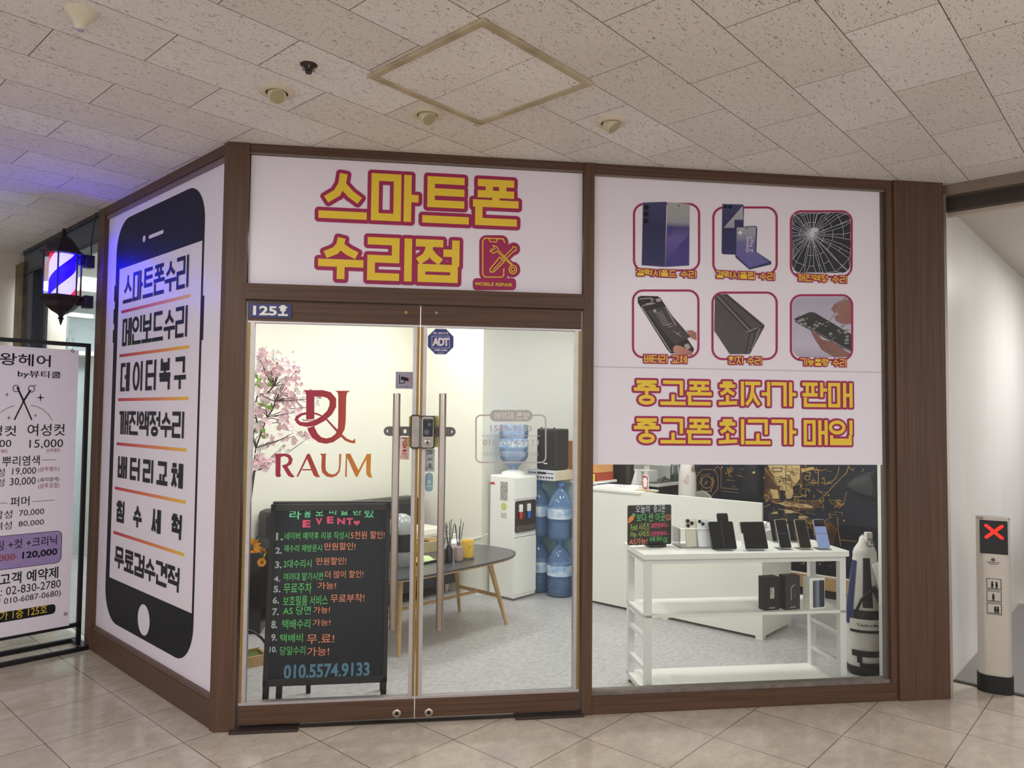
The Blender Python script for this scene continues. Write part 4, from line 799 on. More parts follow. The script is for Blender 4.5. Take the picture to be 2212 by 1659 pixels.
WB = glass('water_blue', (.86, .93, 1.0), 1.2, .34, (178, 208, 255)); EB = glass('empty_bottle_blue', (.80, .89, .98), 1.2, .3, (140, 172, 220))
BP = [(.028, 0), (.03, .045), (.05, .06), (.10, .10), (.118, .13), (.122, .17), (.115, .185), (.122, .20), (.122, .27), (.114, .285), (.122, .30), (.122, .385), (.112, .40), (.02, .40)]
bt = MB().lathe(BP, 32, (.14, .135, 1.015)).build('upturned_bottle', WB, t, smooth=True); MB().lathe([(.1225, .215), (.1225, .262)], 32, (.14, .135, 1.015)).build('bottle_label', mat('bottle_label', (120, 170, 215), .5, scale=18, c2=(226, 232, 236)), bt)
SB = [(r*.89, z) for r, z in [(.02, 0), (.105, 0), (.118, .012), (.118, .13), (.111, .145), (.118, .16), (.118, .27), (.112, .29), (.075, .37), (.03, .41), (.028, .46), (.02, .465)]]
q0 = None; i = 0
for px, py, lb in ((1166, 1285, 'next to the dispenser'), (1206, 1279, 'nearest the partition end')):
    x, y = 3.186, (.705 if px < 1190 else .470)
    for lv in (0, 1):
        if q0 is None:
            o = thing('water_bottle', '', 'bottle', 'G', (x, y, .006), group='spare water bottles'); MB().lathe(SB, 32).build('bottle_body', EB, o, smooth=True)
            MB().lathe([(.1056, .17), (.1056, .255)], 32).build('bottle_label', MATS['bottle_label'], o); MB().lathe([(.031, .435), (.031, .466)], 16).build('bottle_neck', mat('cap_blue', (90, 130, 190), .4), o); q0 = o
        else:
            o = copy_tree(q0); o.matrix_world = FR['G'] @ Matrix.Translation((x, y, .006+lv*.466)) @ Matrix.Rotation(1.1*i, 4, 'Z')
        o['label'] = 'blue spare water bottle '+lb+(', on top of the stack' if lv else ', at the bottom of the stack'); i += 1
# ------------------------------------------------------------------ sofa, table and things on it
LEA = mat('black_leather', (36, 37, 40), .38, var=.12, scale=60, bump=.15)
t = thing('leather_sofa', 'black leather sofa along the cream wall behind the low table', 'sofa', 'G', (1.16, 1.1, 0))
def soft(x0, x1, y0, y1, z0, z1, name, r=.04): return MB().box(x0, x1, y0, y1, z0, z1).build(name, LEA, t, bevel=r)
soft(.0, 1.50, .04, .70, .09, .27, 'base', .01)
for k in range(2): soft(.14+k*.68, .81+k*.68, .0, .50, .27, .43, 'seat_cushion'); soft(.02+k*.745, .76+k*.745, .50, .70, .28, .77, 'back_cushion', .05)
soft(0, .14, .02, .70, .10, .58, 'armrest')
for x in (.08, 1.42):
    for y in (.1, .62): MB().lathe([(.022, .004), (.03, .09)], 12, (x, y, 0)).build('leg', STEEL, t)
tag(MB().box(-.15, .15, -.14, .14, 0, .12).build('cushion', mat('white_fleece', (226, 222, 208), .9, var=.05, scale=40, bump=.4), fr='G', base=(2.44, 1.36, .437), bevel=.05), 'white fleecy cushion at the right end of the black sofa', 'cushion')
TZ = .50; t = thing('low_table', 'dark grey oval table with splayed light wooden legs', 'table', 'G', (1.70, .45, 0))
TOPM = mat('grey_table_top', (74, 74, 78), .3, var=.05, scale=8); OAK = mat('light_oak', (206, 172, 124), .45, scale=3, stretch=(8, 8, 1), c2=(182, 146, 100))
bo_ = []
for k in range(48):
    a = 2*PI*k/48; c, s_ = math.cos(a), math.sin(a); bo_.append((.72*math.copysign(abs(c)**.55, c), .355*math.copysign(abs(s_)**.62, s_)*(1-.10*abs(c)**3)))
MB().slab(bo_, .487, .5).build('table_top', TOPM, t); MB().slab([(x*.985, y*.985) for x, y in bo_], .477, .487).build('top_edge', OAK, t)
for sx in (-1, 1):
    for sy in (-1, 1): MB().tube([(sx*.55*(1 if sx > 0 else .78), sy*.24, .006), (sx*.43*(1 if sx > 0 else .86), sy*.17, .477)], .02, 12, [.012, .021]).build('leg', OAK, t, smooth=True)
    MB().tube([(sx*.50*(1 if sx > 0 else .8), -.21, .21), (sx*.50*(1 if sx > 0 else .8), .21, .21)], .013, 10).build('stretcher', OAK, t, smooth=True)
MB().tube([(-.40, 0, .21), (.50, 0, .21)], .011, 10).build('stretcher', OAK, t, smooth=True)
def ont(px, py): return at('G', px, py, TZ)
x, y = ont(866, 1222); t = thing('swing_bin', 'grey dome-lidded bin with a black bag standing on the low table', 'bin', 'G', (x, y, TZ))
GB = mat('bin_grey', (150, 154, 154), .25, var=.02); MB().lathe([(.07, 0), (.078, .01), (.083, .1), (.088, .2)], 28).build('bin_body', GB, t, smooth=True)
MB().lathe([(.0845, .10), (.0905, .16), (.093, .215), (.088, .218)], 28).build('bin_bag', mat('bag_black', (38, 38, 40), .35, var=.4, scale=25, bump=.5), t, smooth=True)
MB().lathe([(.096, .215), (.097, .235)]+[(.095*math.cos(k*.157), .235+.105*math.sin(k*.157)) for k in range(1, 10)]+[(.002, .34)], 32).build('dome_lid', GB, t, smooth=True)
x, y = ont(918, 1196); t = thing('snack_basket', 'cream wicker basket of wrapped snacks on the low table', 'basket', 'G', (x+.08, y+.10, TZ))
WK = mat('wicker', (218, 204, 164), .7, scale=90, stretch=(1, 1, 4), c2=(172, 154, 110), bump=.6)
MB().slab(rrect(-.11, .11, -.08, .08, .03), 0, .012).build('basket_base', WK, t); e = MB(); rr_o = rrect(-.12, .12, -.09, .09, .03); rr_i = rrect(-.11, .11, -.08, .08, .025)
n = len(rr_o); e.add([Vector((a*.93, b*.93, 0)) for a, b in rr_o]+[Vector((a, b, .075)) for a, b in rr_o]+[Vector((a, b, .075)) for a, b in rr_i]+[Vector((a*.93, b*.93, 0.012)) for a, b in rr_i],
      [(k+j*n, (k+1) % n+j*n, (k+1) % n+(j+1)*n, k+(j+1)*n) for j in range(3) for k in range(n)]); e.build('basket_wall', WK, t)
rg = random.Random(9); n_ = 0
bxp, byp = x+.08, y+.10
for k in range(12):
    c = [('brown', (150, 84, 50)), ('olive', (120, 112, 70)), ('orange', (212, 130, 66)), ('dark green', (62, 76, 60)), ('cream', (222, 206, 170))][k % 5]
    a = rg.uniform(0, PI); ix, iy = (k % 4-1.5)*.048, (k//4-1)*.045
    o = MB().box(-.022, .022, -.012, .012, -.007, .007).build('wrapped_snack', mat('snack_'+c[0].replace(' ', '_'), c[1], .35), fr='G', base=(bxp+ix, byp+iy, TZ+.020+.0155*(1+(k*7) % 4)), rot=a, bevel=.004)
    tag(o, 'small wrapped '+c[0]+' snack lying in the wicker basket', 'snack', 'wrapped snacks in the basket')
x, y = ont(925, 1217); o = MB().rbox(-.09, .09, -.055, .055, 0, .012, .01, M=Matrix.Rotation(PI/2, 4, 'X') @ Matrix.Translation((0, 0, 0)) @ Matrix.Rotation(0, 4, 'X')).build('black_tray', mat('tray_black', (40, 42, 46), .3), fr='G', base=(x, y+.05, TZ), bevel=.003)
for v in o.data.vertices: v.co.z = abs(v.co.z)
tag(o, 'flat black tray under the green tissue packet', 'tray')
e = MB(); nn = 8
vs = [Vector((-.075+.15*i/nn, -.045+.09*j/nn, .014+.03*math.sin(PI*i/nn)**.6*math.sin(PI*j/nn)**.6+rg.uniform(-.003, .003))) for i in range(nn+1) for j in range(nn+1)]
e.add(vs+[Vector((v.x, v.y, .013)) for v in vs], [(i*9+j, i*9+j+1, (i+1)*9+j+1, (i+1)*9+j) for i in range(8) for j in range(8)]+[tuple(81+k for k in (0, 8, 80, 72))])
tag(e.build('tissue_packet', mat('lime_wrap', (206, 226, 158), .5), fr='G', base=(x, y+.05, TZ), smooth=True), 'pale green tissue packet on the black tray', 'packet')
DG = mat('dark_glass', (40, 36, 38), .12, var=.1); PG = mat('mauve_glass', (158, 138, 132), .2); REED = mat('black_reed', (26, 24, 24), .6)
for px, py, m, r, hh, lb in ((962, 1219, DG, .026, .10, 'dark glass reed diffuser half hidden behind the door handle'), (976, 1216, DG, .028, .11, 'dark glass reed diffuser bottle in the middle of the table edge'), (997, 1213, PG, .033, .10, 'mauve reed diffuser bottle beside the yellow candle')):
    x, y = ont(px, py); t = thing('reed_diffuser', lb, 'diffuser', 'G', (x, y+.03, TZ), group='reed diffusers')
    sq = m is PG
    MB().lathe([(r*.8, 0), (r, .006), (r, hh*.72 if not sq else hh*.9), (r*.9, hh*(.8 if not sq else .97)), (.011, hh*(1.05)), (.011, hh*1.1)], 24).build('bottle', m, t, smooth=True)
    MB().lathe([(.014, hh*1.08), (.014, hh*1.28), (.008, hh*1.28)], 18).build('neck_collar', mat('collar_grey', (120, 112, 108), .4), t)
    for k in range(5):
        a = 1.26*k+px; MB().tube([(0, 0, hh*.5), (.036*math.cos(a), .026*math.sin(a), hh*1.28+.11+.02*(k % 3))], .0022, 6).build('reed', REED, t)
x, y = ont(1018, 1208); t = thing('candle_jar', 'yellow candle in a yellow glass jar near the table end', 'candle', 'G', (x, y+.04, TZ)); CY = mat('candle_yellow', (238, 198, 84), .35, var=.05, scale=6)
MB().lathe([(.046, .0), (.048, .01), (.048, .006)], 28).build('coaster', mat('coaster_grey', (120, 112, 100), .5), t); MB().lathe([(.040, .01), (.043, .02), (.044, .125), (.041, .125), (.040, .09), (.001, .09)], 28).build('jar', CY, t, smooth=True)
MB().box(-.03, -.012, -.0445, -.042, .082, .088).build('label', mat('olive_label', (150, 140, 60), .5), t)
x, y = ont(984, 1200); tag(MB().lathe([(.028, 0), (.036, .09), (.037, .092), (.034, .092), (.026, .004)], 24).build('paper_cup', WHITE, fr='G', base=(x+.13, y+.26, TZ), smooth=True), 'white paper cup at the back of the low table', 'cup')
x, y = ont(1003, 1196); tag(MB().lathe([(.05, 0), (.055, .04), (.02, .065), (.018, .1), (.002, .1)], 24).build('white_jar', WHITE, fr='G', base=(x+.12, y+.22, TZ), smooth=True), 'squat white lidded jar behind the mauve diffuser', 'jar')
w_ = MB(); pts = []
for px, py in ((990, 1172), (1003, 1166), (1020, 1165), (1040, 1160), (1053, 1154)): p = on_plane('G', 0, 2.708, px, py); pts.append(p)
w_.tube(pts, .006, 6); tag(w_.build('power_cable', WHITE, fr='G'), 'white power cable drooping along the cream wall', 'cable')
# ------------------------------------------------------------------ chalkboard by the door
BW0 = .13
CB = thing('chalkboard_stand', 'tall black A-frame chalkboard with handwritten Korean offers behind the left door', 'chalkboard', 'F', (.46, BW0, 0))
TILT = .13
def cbp(x, y): u, z = F(x, y, BW0+.06); return u-.46, z
def wz(x, y, z): return (x, y+TILT*z, z)
BK2 = mat('black_wood', (26, 26, 28), .5, var=.15); SLATE = mat('slate', (42, 46, 52), .6, scale=5, c2=(35, 39, 45), spec=.25)
xl, xr = cbp(577, 1300)[0], cbp(839, 1300)[0]; zt2, zb2 = cbp(700, 1093)[1], cbp(700, 1473)[1]
MB().box(xl+.02, xr-.02, .008, .016, zb2+.02, zt2-.02).warp(wz).build('slate_panel', SLATE, CB)
for a, n in (((xl-.006, xl+.018, zb2, zt2), 'frame_side'), ((xr-.022, xr, zb2, zt2), 'frame_side'), ((xl, xr, zt2-.034, zt2), 'frame_top'), ((xl, xr, zb2, zb2+.034), 'frame_bottom')):
    MB().box(a[0], a[1], 0, .022, a[2], a[3]).warp(wz).build(n, BK2, CB, bevel=.002)
for x in (xl-.004, xr-.03): MB().box(x, x+.028, 0, .022, .006, zb2+.01).warp(wz).build('leg', BK2, CB)
MB().box(xl+.055, xl+.083, .03, .05, .006, zb2+.2).warp(wz).build('leg', BK2, CB)
for x in (-.10, .285): MB().add([Vector(v) for v in ((x, .30, .006), (x+.022, .30, .006), (x+.022, .32, .006), (x, .32, .006), (x, .03+TILT*zt2, zt2-.02), (x+.022, .03+TILT*zt2, zt2-.02), (x+.022, .05+TILT*zt2, zt2-.02), (x, .05+TILT*zt2, zt2-.02))],
    [(0, 1, 2, 3), (7, 6, 5, 4), (0, 4, 5, 1), (1, 5, 6, 2), (2, 6, 7, 3), (3, 7, 4, 0)]).build('rear_leg', BK2, CB)
MB().box(xl, xr, .022, .06, zt2-.012, zt2+.01).warp(wz).build('top_rail', BK2, CB)
CP = Plane(lambda x, z, l: (x, .008+TILT*z-l, z), lambda x, y: cbp(520+x/3.071, 1060+y/3.071))
GRN = mat('chalk_green', (96, 196, 106), .7, var=.05); MINT = mat('chalk_mint', (116, 214, 158), .7); ORG = mat('chalk_orange', (232, 142, 108), .7); GRY = mat('chalk_grey', (176, 180, 186), .7); PNK = mat('chalk_pink', (232, 84, 122), .7); BLU = mat('chalk_blue', (92, 132, 160), .7)
def chalk(name, m, items, bold=.004):
    for body, x0, y0, x1, y1 in items: e = CP.mb(); T(e, body, (x0, y0), (x1, y1), .0012, bold); e.build(name, m, CB)
chalk('chalk_heading', MINT, [('라', 308, 142, 386, 202), ('움', 408, 138, 452, 190), ('모', 484, 132, 536, 180), ('바', 576, 130, 634, 172), ('일', 650, 130, 700, 175), ('반', 738, 134, 796, 174), ('했', 812, 136, 880, 192)], .02)
e = CP.mb()
for c, x0, y0, x1, y1 in (('E', 398, 208, 450, 256), ('V', 486, 194, 530, 238), ('E', 562, 184, 606, 230), ('N', 632, 194, 684, 236), ('T', 694, 194, 736, 240)): T(e, c, (x0, y0), (x1, y1), .0012, .045)
Pg(e, [(763, 244), (742, 226), (744, 213), (756, 211), (763, 220), (770, 211), (783, 213), (784, 226)], .0012); e.build('chalk_event', PNK, CB)
NUM = [('1.', 220, 292, 268, 342), ('2.', 218, 388, 262, 430), ('3.', 218, 480, 262, 525), ('4.', 210, 578, 256, 612), ('5.', 212, 640, 258, 682), ('6.', 208, 712, 250, 754), ('7.', 206, 785, 250, 830), ('8.', 202, 864, 242, 914), ('9.', 204, 950, 242, 994), ('10.', 194, 1030, 242, 1066)]
chalk('chalk_numbers', GRY, NUM, .03)
chalk('chalk_items', GRN, [('네이버 예약후 리뷰 작성시', 280, 288, 712, 334), ('재수리 재방문시', 276, 372, 530, 416), ('2대수리시', 276, 470, 462, 520), ('여러대 맡기시면', 278, 556, 540, 602), ('무료주차', 280, 622, 466, 686), ('보호필름 서비스', 278, 706, 574, 764), ('AS 당면', 278, 774, 462, 824), ('택배수리', 276, 858, 460, 914), ('택배비', 264, 950, 412, 1000), ('당일수리', 264, 1030, 430, 1080)])
chalk('chalk_offers', ORG, [('5천원 할인!', 724, 282, 952, 330), ('만원할인!', 548, 358, 756, 404), ('만원할인!', 496, 455, 694, 500), ('더 많이 할인!', 556, 542, 810, 586), ('가능!', 506, 616, 628, 660), ('무료부착!', 594, 694, 818, 744), ('가능!', 480, 774, 590, 816), ('가능!', 478, 856, 594, 896), ('무.료!', 440, 954, 620, 1008), ('가능!', 444, 1034, 588, 1086)])
chalk('chalk_phone_number', BLU, [('010.5574.9133', 292, 1146, 856, 1218)], .03)
# ------------------------------------------------------------------ blossom tree, sunflowers and small things at the left
TW = .85; TB = mat('twig_bark', (74, 58, 52), .7, var=.25); PK = mat('blossom_pink', (252, 218, 222), .7, var=.05, scale=9); WT = mat('blossom_white', (248, 244, 232), .7, var=.04, scale=9); LF = mat('leaf_green', (128, 172, 60), .5, var=.15)
def tp(x, y, w=0.): u, z = F(500+x/3.607, 690+y/3.607, TW+w); return Vector((u, TW+w, z))
base_t = tp(-60, 1700); t0 = Vector((base_t.x, TW, 0)); tr = thing('blossom_tree', 'artificial cherry blossom tree with pink and white flowers behind the left door', 'plant', 'F', t0)
def lp(x, y, w=0.): return tp(x, y, w)-t0
MB().lathe([(.10, .006), (.12, .02), (.145, .24), (.15, .25), (.13, .25), (.125, .21), (.002, .21)], 28).build('pot', mat('pot_grey', (92, 92, 94), .5), tr, smooth=True)
MB().tube([(0, 0, .2), (.01, 0, .45), lp(112, 1560), lp(148, 1390), lp(178, 1180)], .01, 8, [.013, .012, .009, .008, .007]).build('trunk', TB, tr, smooth=True)
rg = random.Random(21); tips = [(215, 275, 0), (245, 285, 0), (330, 262, 1), (350, 300, 1), (315, 310, 1), (450, 320, 0), (240, 360, 0), (215, 345, 1), (385, 345, 0), (460, 390, 0), (440, 430, 0), (510, 400, 0), (520, 465, 0), (410, 460, 1), (310, 410, 0), (250, 470, 0), (430, 530, 0), (395, 575, 0), (520, 540, 1), (280, 600, 1), (240, 630, 1), (200, 560, 0), (480, 610, 0), (490, 640, 0), (560, 640, 1), (180, 670, 0), (215, 690, 0), (440, 720, 0), (520, 720, 0), (240, 760, 0), (190, 820, 1), (230, 840, 0), (410, 790, 0), (450, 800, 0), (510, 870, 0), (580, 890, 0), (590, 930, 0), (315, 940, 0), (230, 1000, 1), (390, 1010, 1), (200, 1080, 0), (270, 1110, 0), (330, 1110, 0), (660, 680, 1), (690, 610, 1), (160, 640, 0), (150, 740, 0), (360, 560, 0), (345, 350, 0), (270, 330, 0), (230, 880, 0), (375, 620, 0), (330, 480, 0), (205, 300, 1)]
hubs = [(178, 1180), (190, 1000), (200, 800), (280, 760), (340, 640), (200, 600), (330, 520), (250, 1150)]
br = MB(); fp, fw = MB(), MB(); lf = MB()
HP3 = [lp(*h, rg.uniform(-.08, .08)) for h in hubs]
for a, b in ((0, 1), (1, 2), (1, 3), (3, 4), (2, 5), (5, 6), (0, 7)): m_ = (HP3[a]+HP3[b])/2+Vector((rg.uniform(-.02, .02), rg.uniform(-.03, .03), 0)); br.tube([HP3[a], m_, HP3[b]], .005, 6, [.005, .0045, .004])
def flower(m, c, r):
    ax = Vector((rg.uniform(-1, 1), rg.uniform(-1.6, .1), rg.uniform(-.6, 1))).normalized(); a = ax.orthogonal().normalized(); b = ax.cross(a)
    for k in range(5):
        t1 = 2*PI*k/5; d = math.cos(t1)*a+math.sin(t1)*b; s_ = -math.sin(t1)*a+math.cos(t1)*b
        m.add([c, c+d*r*.6+s_*r*.42+ax*r*.2, c+d*r+ax*r*.32+s_*r*.16, c+d*r+ax*r*.32-s_*r*.16, c+d*r*.6-s_*r*.42+ax*r*.2], [(0, 1, 2, 3, 4)])
for x, y, kind in tips:
    w = rg.uniform(-.16, .16); p = lp(x, y, w); h = min(HP3, key=lambda q: (q-p).length+ (0.25 if q.z > p.z else 0)); mid = (h+p)/2+Vector((rg.uniform(-.02, .02), rg.uniform(-.03, .03), rg.uniform(-.02, .03)))
    br.tube([h, mid, p], .003, 5, [.003, .0025, .0016])
    for k in range(6):
        c = p+Vector((rg.gauss(0, .021), rg.gauss(0, .025), rg.gauss(0, .021))); flower(fw if kind or rg.random() < .12 else fp, c, rg.uniform(.014, .023))
    for k in range(2):
        c = p.lerp(h, rg.uniform(.1, .5))+Vector((rg.gauss(0, .02), 0, rg.gauss(0, .02))); flower(fp, c, rg.uniform(.014, .022))
for x, y in ((210, 470), (190, 495), (240, 540), (270, 525), (305, 490), (275, 675), (260, 670), (310, 715), (170, 880), (260, 895), (265, 930)):
    c = lp(x, y, rg.uniform(-.1, .05)); d = Vector((rg.uniform(-1, 1), rg.uniform(-.5, .5), rg.uniform(-.3, 1))).normalized(); s_ = d.cross(Vector((0, 1, 0))).normalized()
    lf.add([c, c+d*.025+s_*.012, c+d*.06, c+d*.025-s_*.012], [(0, 1, 2, 3)])
br.build('branches', TB, tr, kind='stuff'); fp.build('pink_blossoms', PK, tr, kind='stuff', label='pink blossoms'); fw.build('white_blossoms', WT, tr, kind='stuff', label='white blossoms'); lf.build('leaves', LF, tr, kind='stuff', label='green leaves')
cu, cw = at('F', 552, 1372, 0); ch_ = zat(1197, FR['F'] @ Vector((cu, cw, 0)))
t = thing('black_planter_box', 'square black planter box with orange sunflowers behind the chalkboard', 'planter', 'F', (cu-.06, cw, 0)); MB().box(-.10, .09, 0, .22, .006, ch_).build('box', mat('gloss_black', (24, 24, 26), .15), t, bevel=.004); MB().box(-.09, .08, .01, .21, ch_-.03, ch_+.002).build('soil', mat('dark_soil', (40, 34, 30), .9), t)
SF = mat('sunflower_orange', (244, 160, 34), .6, var=.1); SC_ = mat('sunflower_centre', (98, 92, 40), .8, var=.3)
for px, py, r, dw in ((541, 1182, .085, .05), (566, 1193, .038, .12), (533, 1145, .03, .2), (566, 1214, .035, -.03)):
    u, z = F(px, py, cw+dw); q = Vector((u-cu+.06, dw, z)); e = MB(); e2 = MB()
    for ring_, n, rr_ in ((0, 16, 1), (1, 12, .75)):
        for k in range(n):
            a = 2*PI*(k+.5*ring_)/n; d = Vector((math.cos(a), -.25, math.sin(a))).normalized(); s_ = Vector((-math.sin(a), 0, math.cos(a)))
            e.add([q, q+d*r*.55*rr_+s_*r*.16, q+d*r*rr_, q+d*r*.55*rr_-s_*r*.16], [(0, 1, 2, 3)])
    MB().tube([q+Vector((0, .01, 0)), Vector((q.x, max(q.y, .06)+.01, ch_-.01))], .003, 6).build('flower_stem', LF, t)
    h = e.build('sunflower_head', SF, t); e2.lathe([(r*.32, 0), (r*.3, .006), (.001, .01)], 16, M=Matrix.Translation(q) @ Matrix.Rotation(PI/2, 4, 'X')).build('flower_centre', SC_, h)
u, w = at('F', 560, 1445, 0); t = thing('moss_tray', 'small wooden tray filled with green moss beside the chalkboard leg', 'tray', 'F', (u-.14, w-.04, 0), .5)
for a in ((0, .2, 0, .012), (0, .2, .15, .162), (0, .012, 0, .162), (.188, .2, 0, .162)): MB().box(a[0], a[1], a[2], a[3], .006, .066).build('tray_side', OAK, t)
MB().box(.012, .188, .012, .15, .008, .05).build('moss', mat('moss', (92, 108, 52), .95, var=.3, scale=60, bump=1.), t)
u, w = at('F', 565, 1445, 0); e = MB(); e.tube([(u-.13+.17*math.sin(k*PI/16)-.02, w+.14, .006+.185*math.cos(k*PI/16)) for k in range(-8, 9) if math.cos(k*PI/16) >= 0], .008, 8); tag(e.build('black_hoop', BLACK, fr='F', smooth=True), 'black tube arch standing on the floor behind the moss tray', 'hoop')
# ------------------------------------------------------------------ display table in the window
DW0 = .10
def dz(px, py, w=DW0): return F(px, py, w)
uL = dz(1392, 1200, .085)[0]; uR = dz(1837, 1200, .085)[0]; zS1 = dz(1500, 1196, .085)[1]; zS0 = zS1-.030
TD = .375
t = thing('display_table', 'white steel and board display table with two shelves standing close to the window', 'table', 'F', ((uL+uR)/2, .085, 0))
hw = (uR-uL)/2; PW = mat('powder_white', (226, 226, 226), .45, var=.01)
MB().slab(rrect(-hw, hw, 0, TD, .015), zS0, zS1).build('table_top', WHITE, t, bevel=.003)
lx0, lx1 = -hw+.012, hw-.05
for x in (lx0, lx1):
    for y in (.02, TD-.055):
        MB().box(x, x+.036, y, y+.036, .03, zS0).build('leg', PW, t, bevel=.001); MB().lathe([(.016, .006), (.018, .01), (.008, .014), (.008, .03)], 14, (x+.018, y+.018, 0)).build('levelling_foot', STEEL, t)
zm = dz(1600, 1322, .12)[1]
MB().box(lx0, lx1+.036, .02, TD-.02, zm-.016, zm).build('shelf', WHITE, t, bevel=.001); MB().box(lx0, lx1+.036, .02, TD-.02, .048, .064).build('shelf', WHITE, t, bevel=.001)
for x in (lx0, lx1):
    for z in (zm-.045, zm-.14, .155, .03, zS0-.03): MB().box(x+.004, x+.030, .056, TD-.055, z, z+.022).build('side_rail', PW, t)
for y in (.022, TD-.05): MB().box(lx0+.036, lx1, y, y+.02, zS0-.026, zS0).build('top_rail', PW, t)
TM = MATS['white_paint']
def onT(px, py): return at('F', px, py, zS1)
def tilted(w, h, d, lean, yaw=0.): return Matrix.Rotation(yaw, 4, 'Z') @ Matrix.Rotation(-lean, 4, 'X')
SCRN = mat('phone_screen', (20, 21, 25), .08, coat=.3); PHB = mat('phone_black', (40, 40, 44), .3, .3); SILV = mat('phone_silver', (196, 198, 204), .25, .7); GOLDP = mat('phone_gold', (214, 198, 164), .3, .5); ROSE = mat('phone_rose', (196, 168, 148), .3, .6)
def stand(px, py, w, lb):
    x, y = onT(px, py); s = thing('phone_stand', lb, 'phone stand', 'F', (x, y, zS1), group='clear phone stands')
    MB().box(-w/2, w/2, -.004, .010, 0, .004).box(-w/2, w/2, -.008, -.004, 0, .012).build('front_lip', ACRYL, s)
    MB().box(-w/2, w/2, .010, .075, 0, .004).build('base_plate', ACRYL, s)
    MB().add([Vector(v) for v in ((-w/2, .020, .006), (w/2, .020, .006), (w/2, .058, .10), (-w/2, .058, .10), (-w/2, .024, .006), (w/2, .024, .006), (w/2, .062, .10), (-w/2, .062, .10))], [(0, 1, 2, 3), (7, 6, 5, 4), (0, 4, 5, 1), (2, 6, 7, 3), (1, 5, 6, 2), (0, 3, 7, 4)]).build('back_rest', ACRYL, s)
    return x, y
def phone(px, py, w, h, body, lb, lean=.36, screen=True, fold=0, back=None, cams=(), d=.008, z=.006, dy=0.):
    x, y = onT(px, py); p = thing('phone', lb, 'phone', 'F', (x, y+dy, zS1+z), M=tilted(w, h, d, lean), group='phones on the display table')
    MB().rbox(-w/2, w/2, 0, h, 0, d, .009).build('body', body, p, bevel=.001)
    if screen: MB().rbox(-w/2+.003, w/2-.003, .003, h-.003, -.0008, .0004, .007).build('screen', back or SCRN, p)
    if fold == 1: MB().box(-.0012, .0012, -.0016, 0, .003, h-.003).build('fold_line', mat('fold_grey', (70, 72, 78), .3), p)
    if fold == 2: MB().box(-w/2+.002, w/2-.002, -.0016, 0, h*.5-.001, h*.5+.001).build('fold_line', mat('fold_grey', (70, 72, 78), .3), p)
    for cx, cz, r in cams: MB().lathe([(r, 0), (r, .003), (r*.6, .0032), (.0001, .003)], 16, M=Matrix.Translation((cx*w, 0, cz*h)) @ Matrix.Rotation(PI/2, 4, 'X')).build('camera_lens', LOCKB, p)
    return p
# clear riser with two phones showing their backs
x, y = onT(1520, 1182); rz = thing('acrylic_riser', 'clear acrylic riser box in front of the gold and white phones', 'riser', 'F', (x-.03, y+.02, zS1))
MB().box(-.115, .10, -.045, -.042, 0, .105).build('front_sheet', ACRYL, rz); MB().box(-.115, .10, -.042, .10, 0, .004).build('base_sheet', ACRYL, rz); MB().box(-.115, -.112, -.042, .10, .004, .105).build('side_sheet', ACRYL, rz); MB().box(.097, .10, -.042, .10, .004, .105).build('side_sheet', ACRYL, rz)
MB().tube([(-.115, -.0435, .105), (.10, -.0435, .105)], .0028, 6).build('top_edge', mat('edge_white', (240, 242, 244), .2), rz)
phone(1497, 1184, .074, .152, mat('phone_champagne', (226, 218, 196), .3, .2), 'gold phone turned to show its three camera lenses', .2, False, cams=((-.27, .90, .011), (-.27, .74, .011), (.04, .82, .011)), z=.009)
phone(1523, 1185, .070, .150, mat('phone_white', (226, 228, 234), .25), 'white phone turned to show its two camera lenses', .2, False, cams=((-.29, .91, .0095), (-.04, .82, .0095)), z=.009)
stand(1566, 1190, .09, 'clear stand under the open folding phone with a centre crease'); phone(1566, 1189, .140, .152, PHB, 'open folding phone with a centre crease', .38, True, 1)
x, y = onT(1567, 1170); stand(1567, 1168, .06, 'clear stand behind the creased folding phone'); phone(1567, 1167, .068, .152, PHB, 'black phone standing behind the creased folding phone', .30, z=.006)
stand(1634, 1190, .09, 'clear stand under the wide dark tablet phone'); phone(1634, 1189, .142, .152, SILV, 'wide dark folding phone opened flat without a crease', .38)
e_ = MB(); x, y = onT(1607, 1190); tag(MB().lathe([(.008, 0), (.008, .09)], 12, M=tilted(0, 0, 0, .38)).build('rolled_sleeve', mat('white_sleeve', (228, 228, 232), .3), fr='F', base=(x, y-.005, zS1+.004)), 'white rolled sleeve leaning between the two wide phones', 'sleeve')
for i, (px, py, body, lb, scr, fo) in enumerate(((1698, 1188, SILV, 'tall black folding phone with a silver edge and half fold line', None, 2), (1741, 1188, ROSE, 'tall black phone with a rose gold edge', None, 0), (1782, 1188, SILV, 'pale violet flip phone with a black camera band', mat('flip_violet', (150, 168, 226), .3), 2))):
    stand(px, py, .07, 'clear stand under the '+lb); p = phone(px, py-1, .069, .163, body, lb, .40, True, fo, scr)
    if i == 2:
        MB().box(-.031, .031, -.0022, -.0008, .122, .159).build('cover_screen', SCRN, p)
        for cz in (.147, .134): MB().lathe([(.005, 0), (.005, .002), (.0001, .002)], 14, M=Matrix.Translation((-.02, -.0022, cz)) @ Matrix.Rotation(PI/2, 4, 'X')).build('camera_lens', LOCKB, p)
for px, lb in ((1683, 'dark phone standing behind the half-folded phone'), (1722, 'dark phone standing behind the rose gold phone')):
    stand(px, 1172, .07, 'clear stand under the '+lb); phone(px, 1171, .070, .158, PHB, lb, .34)
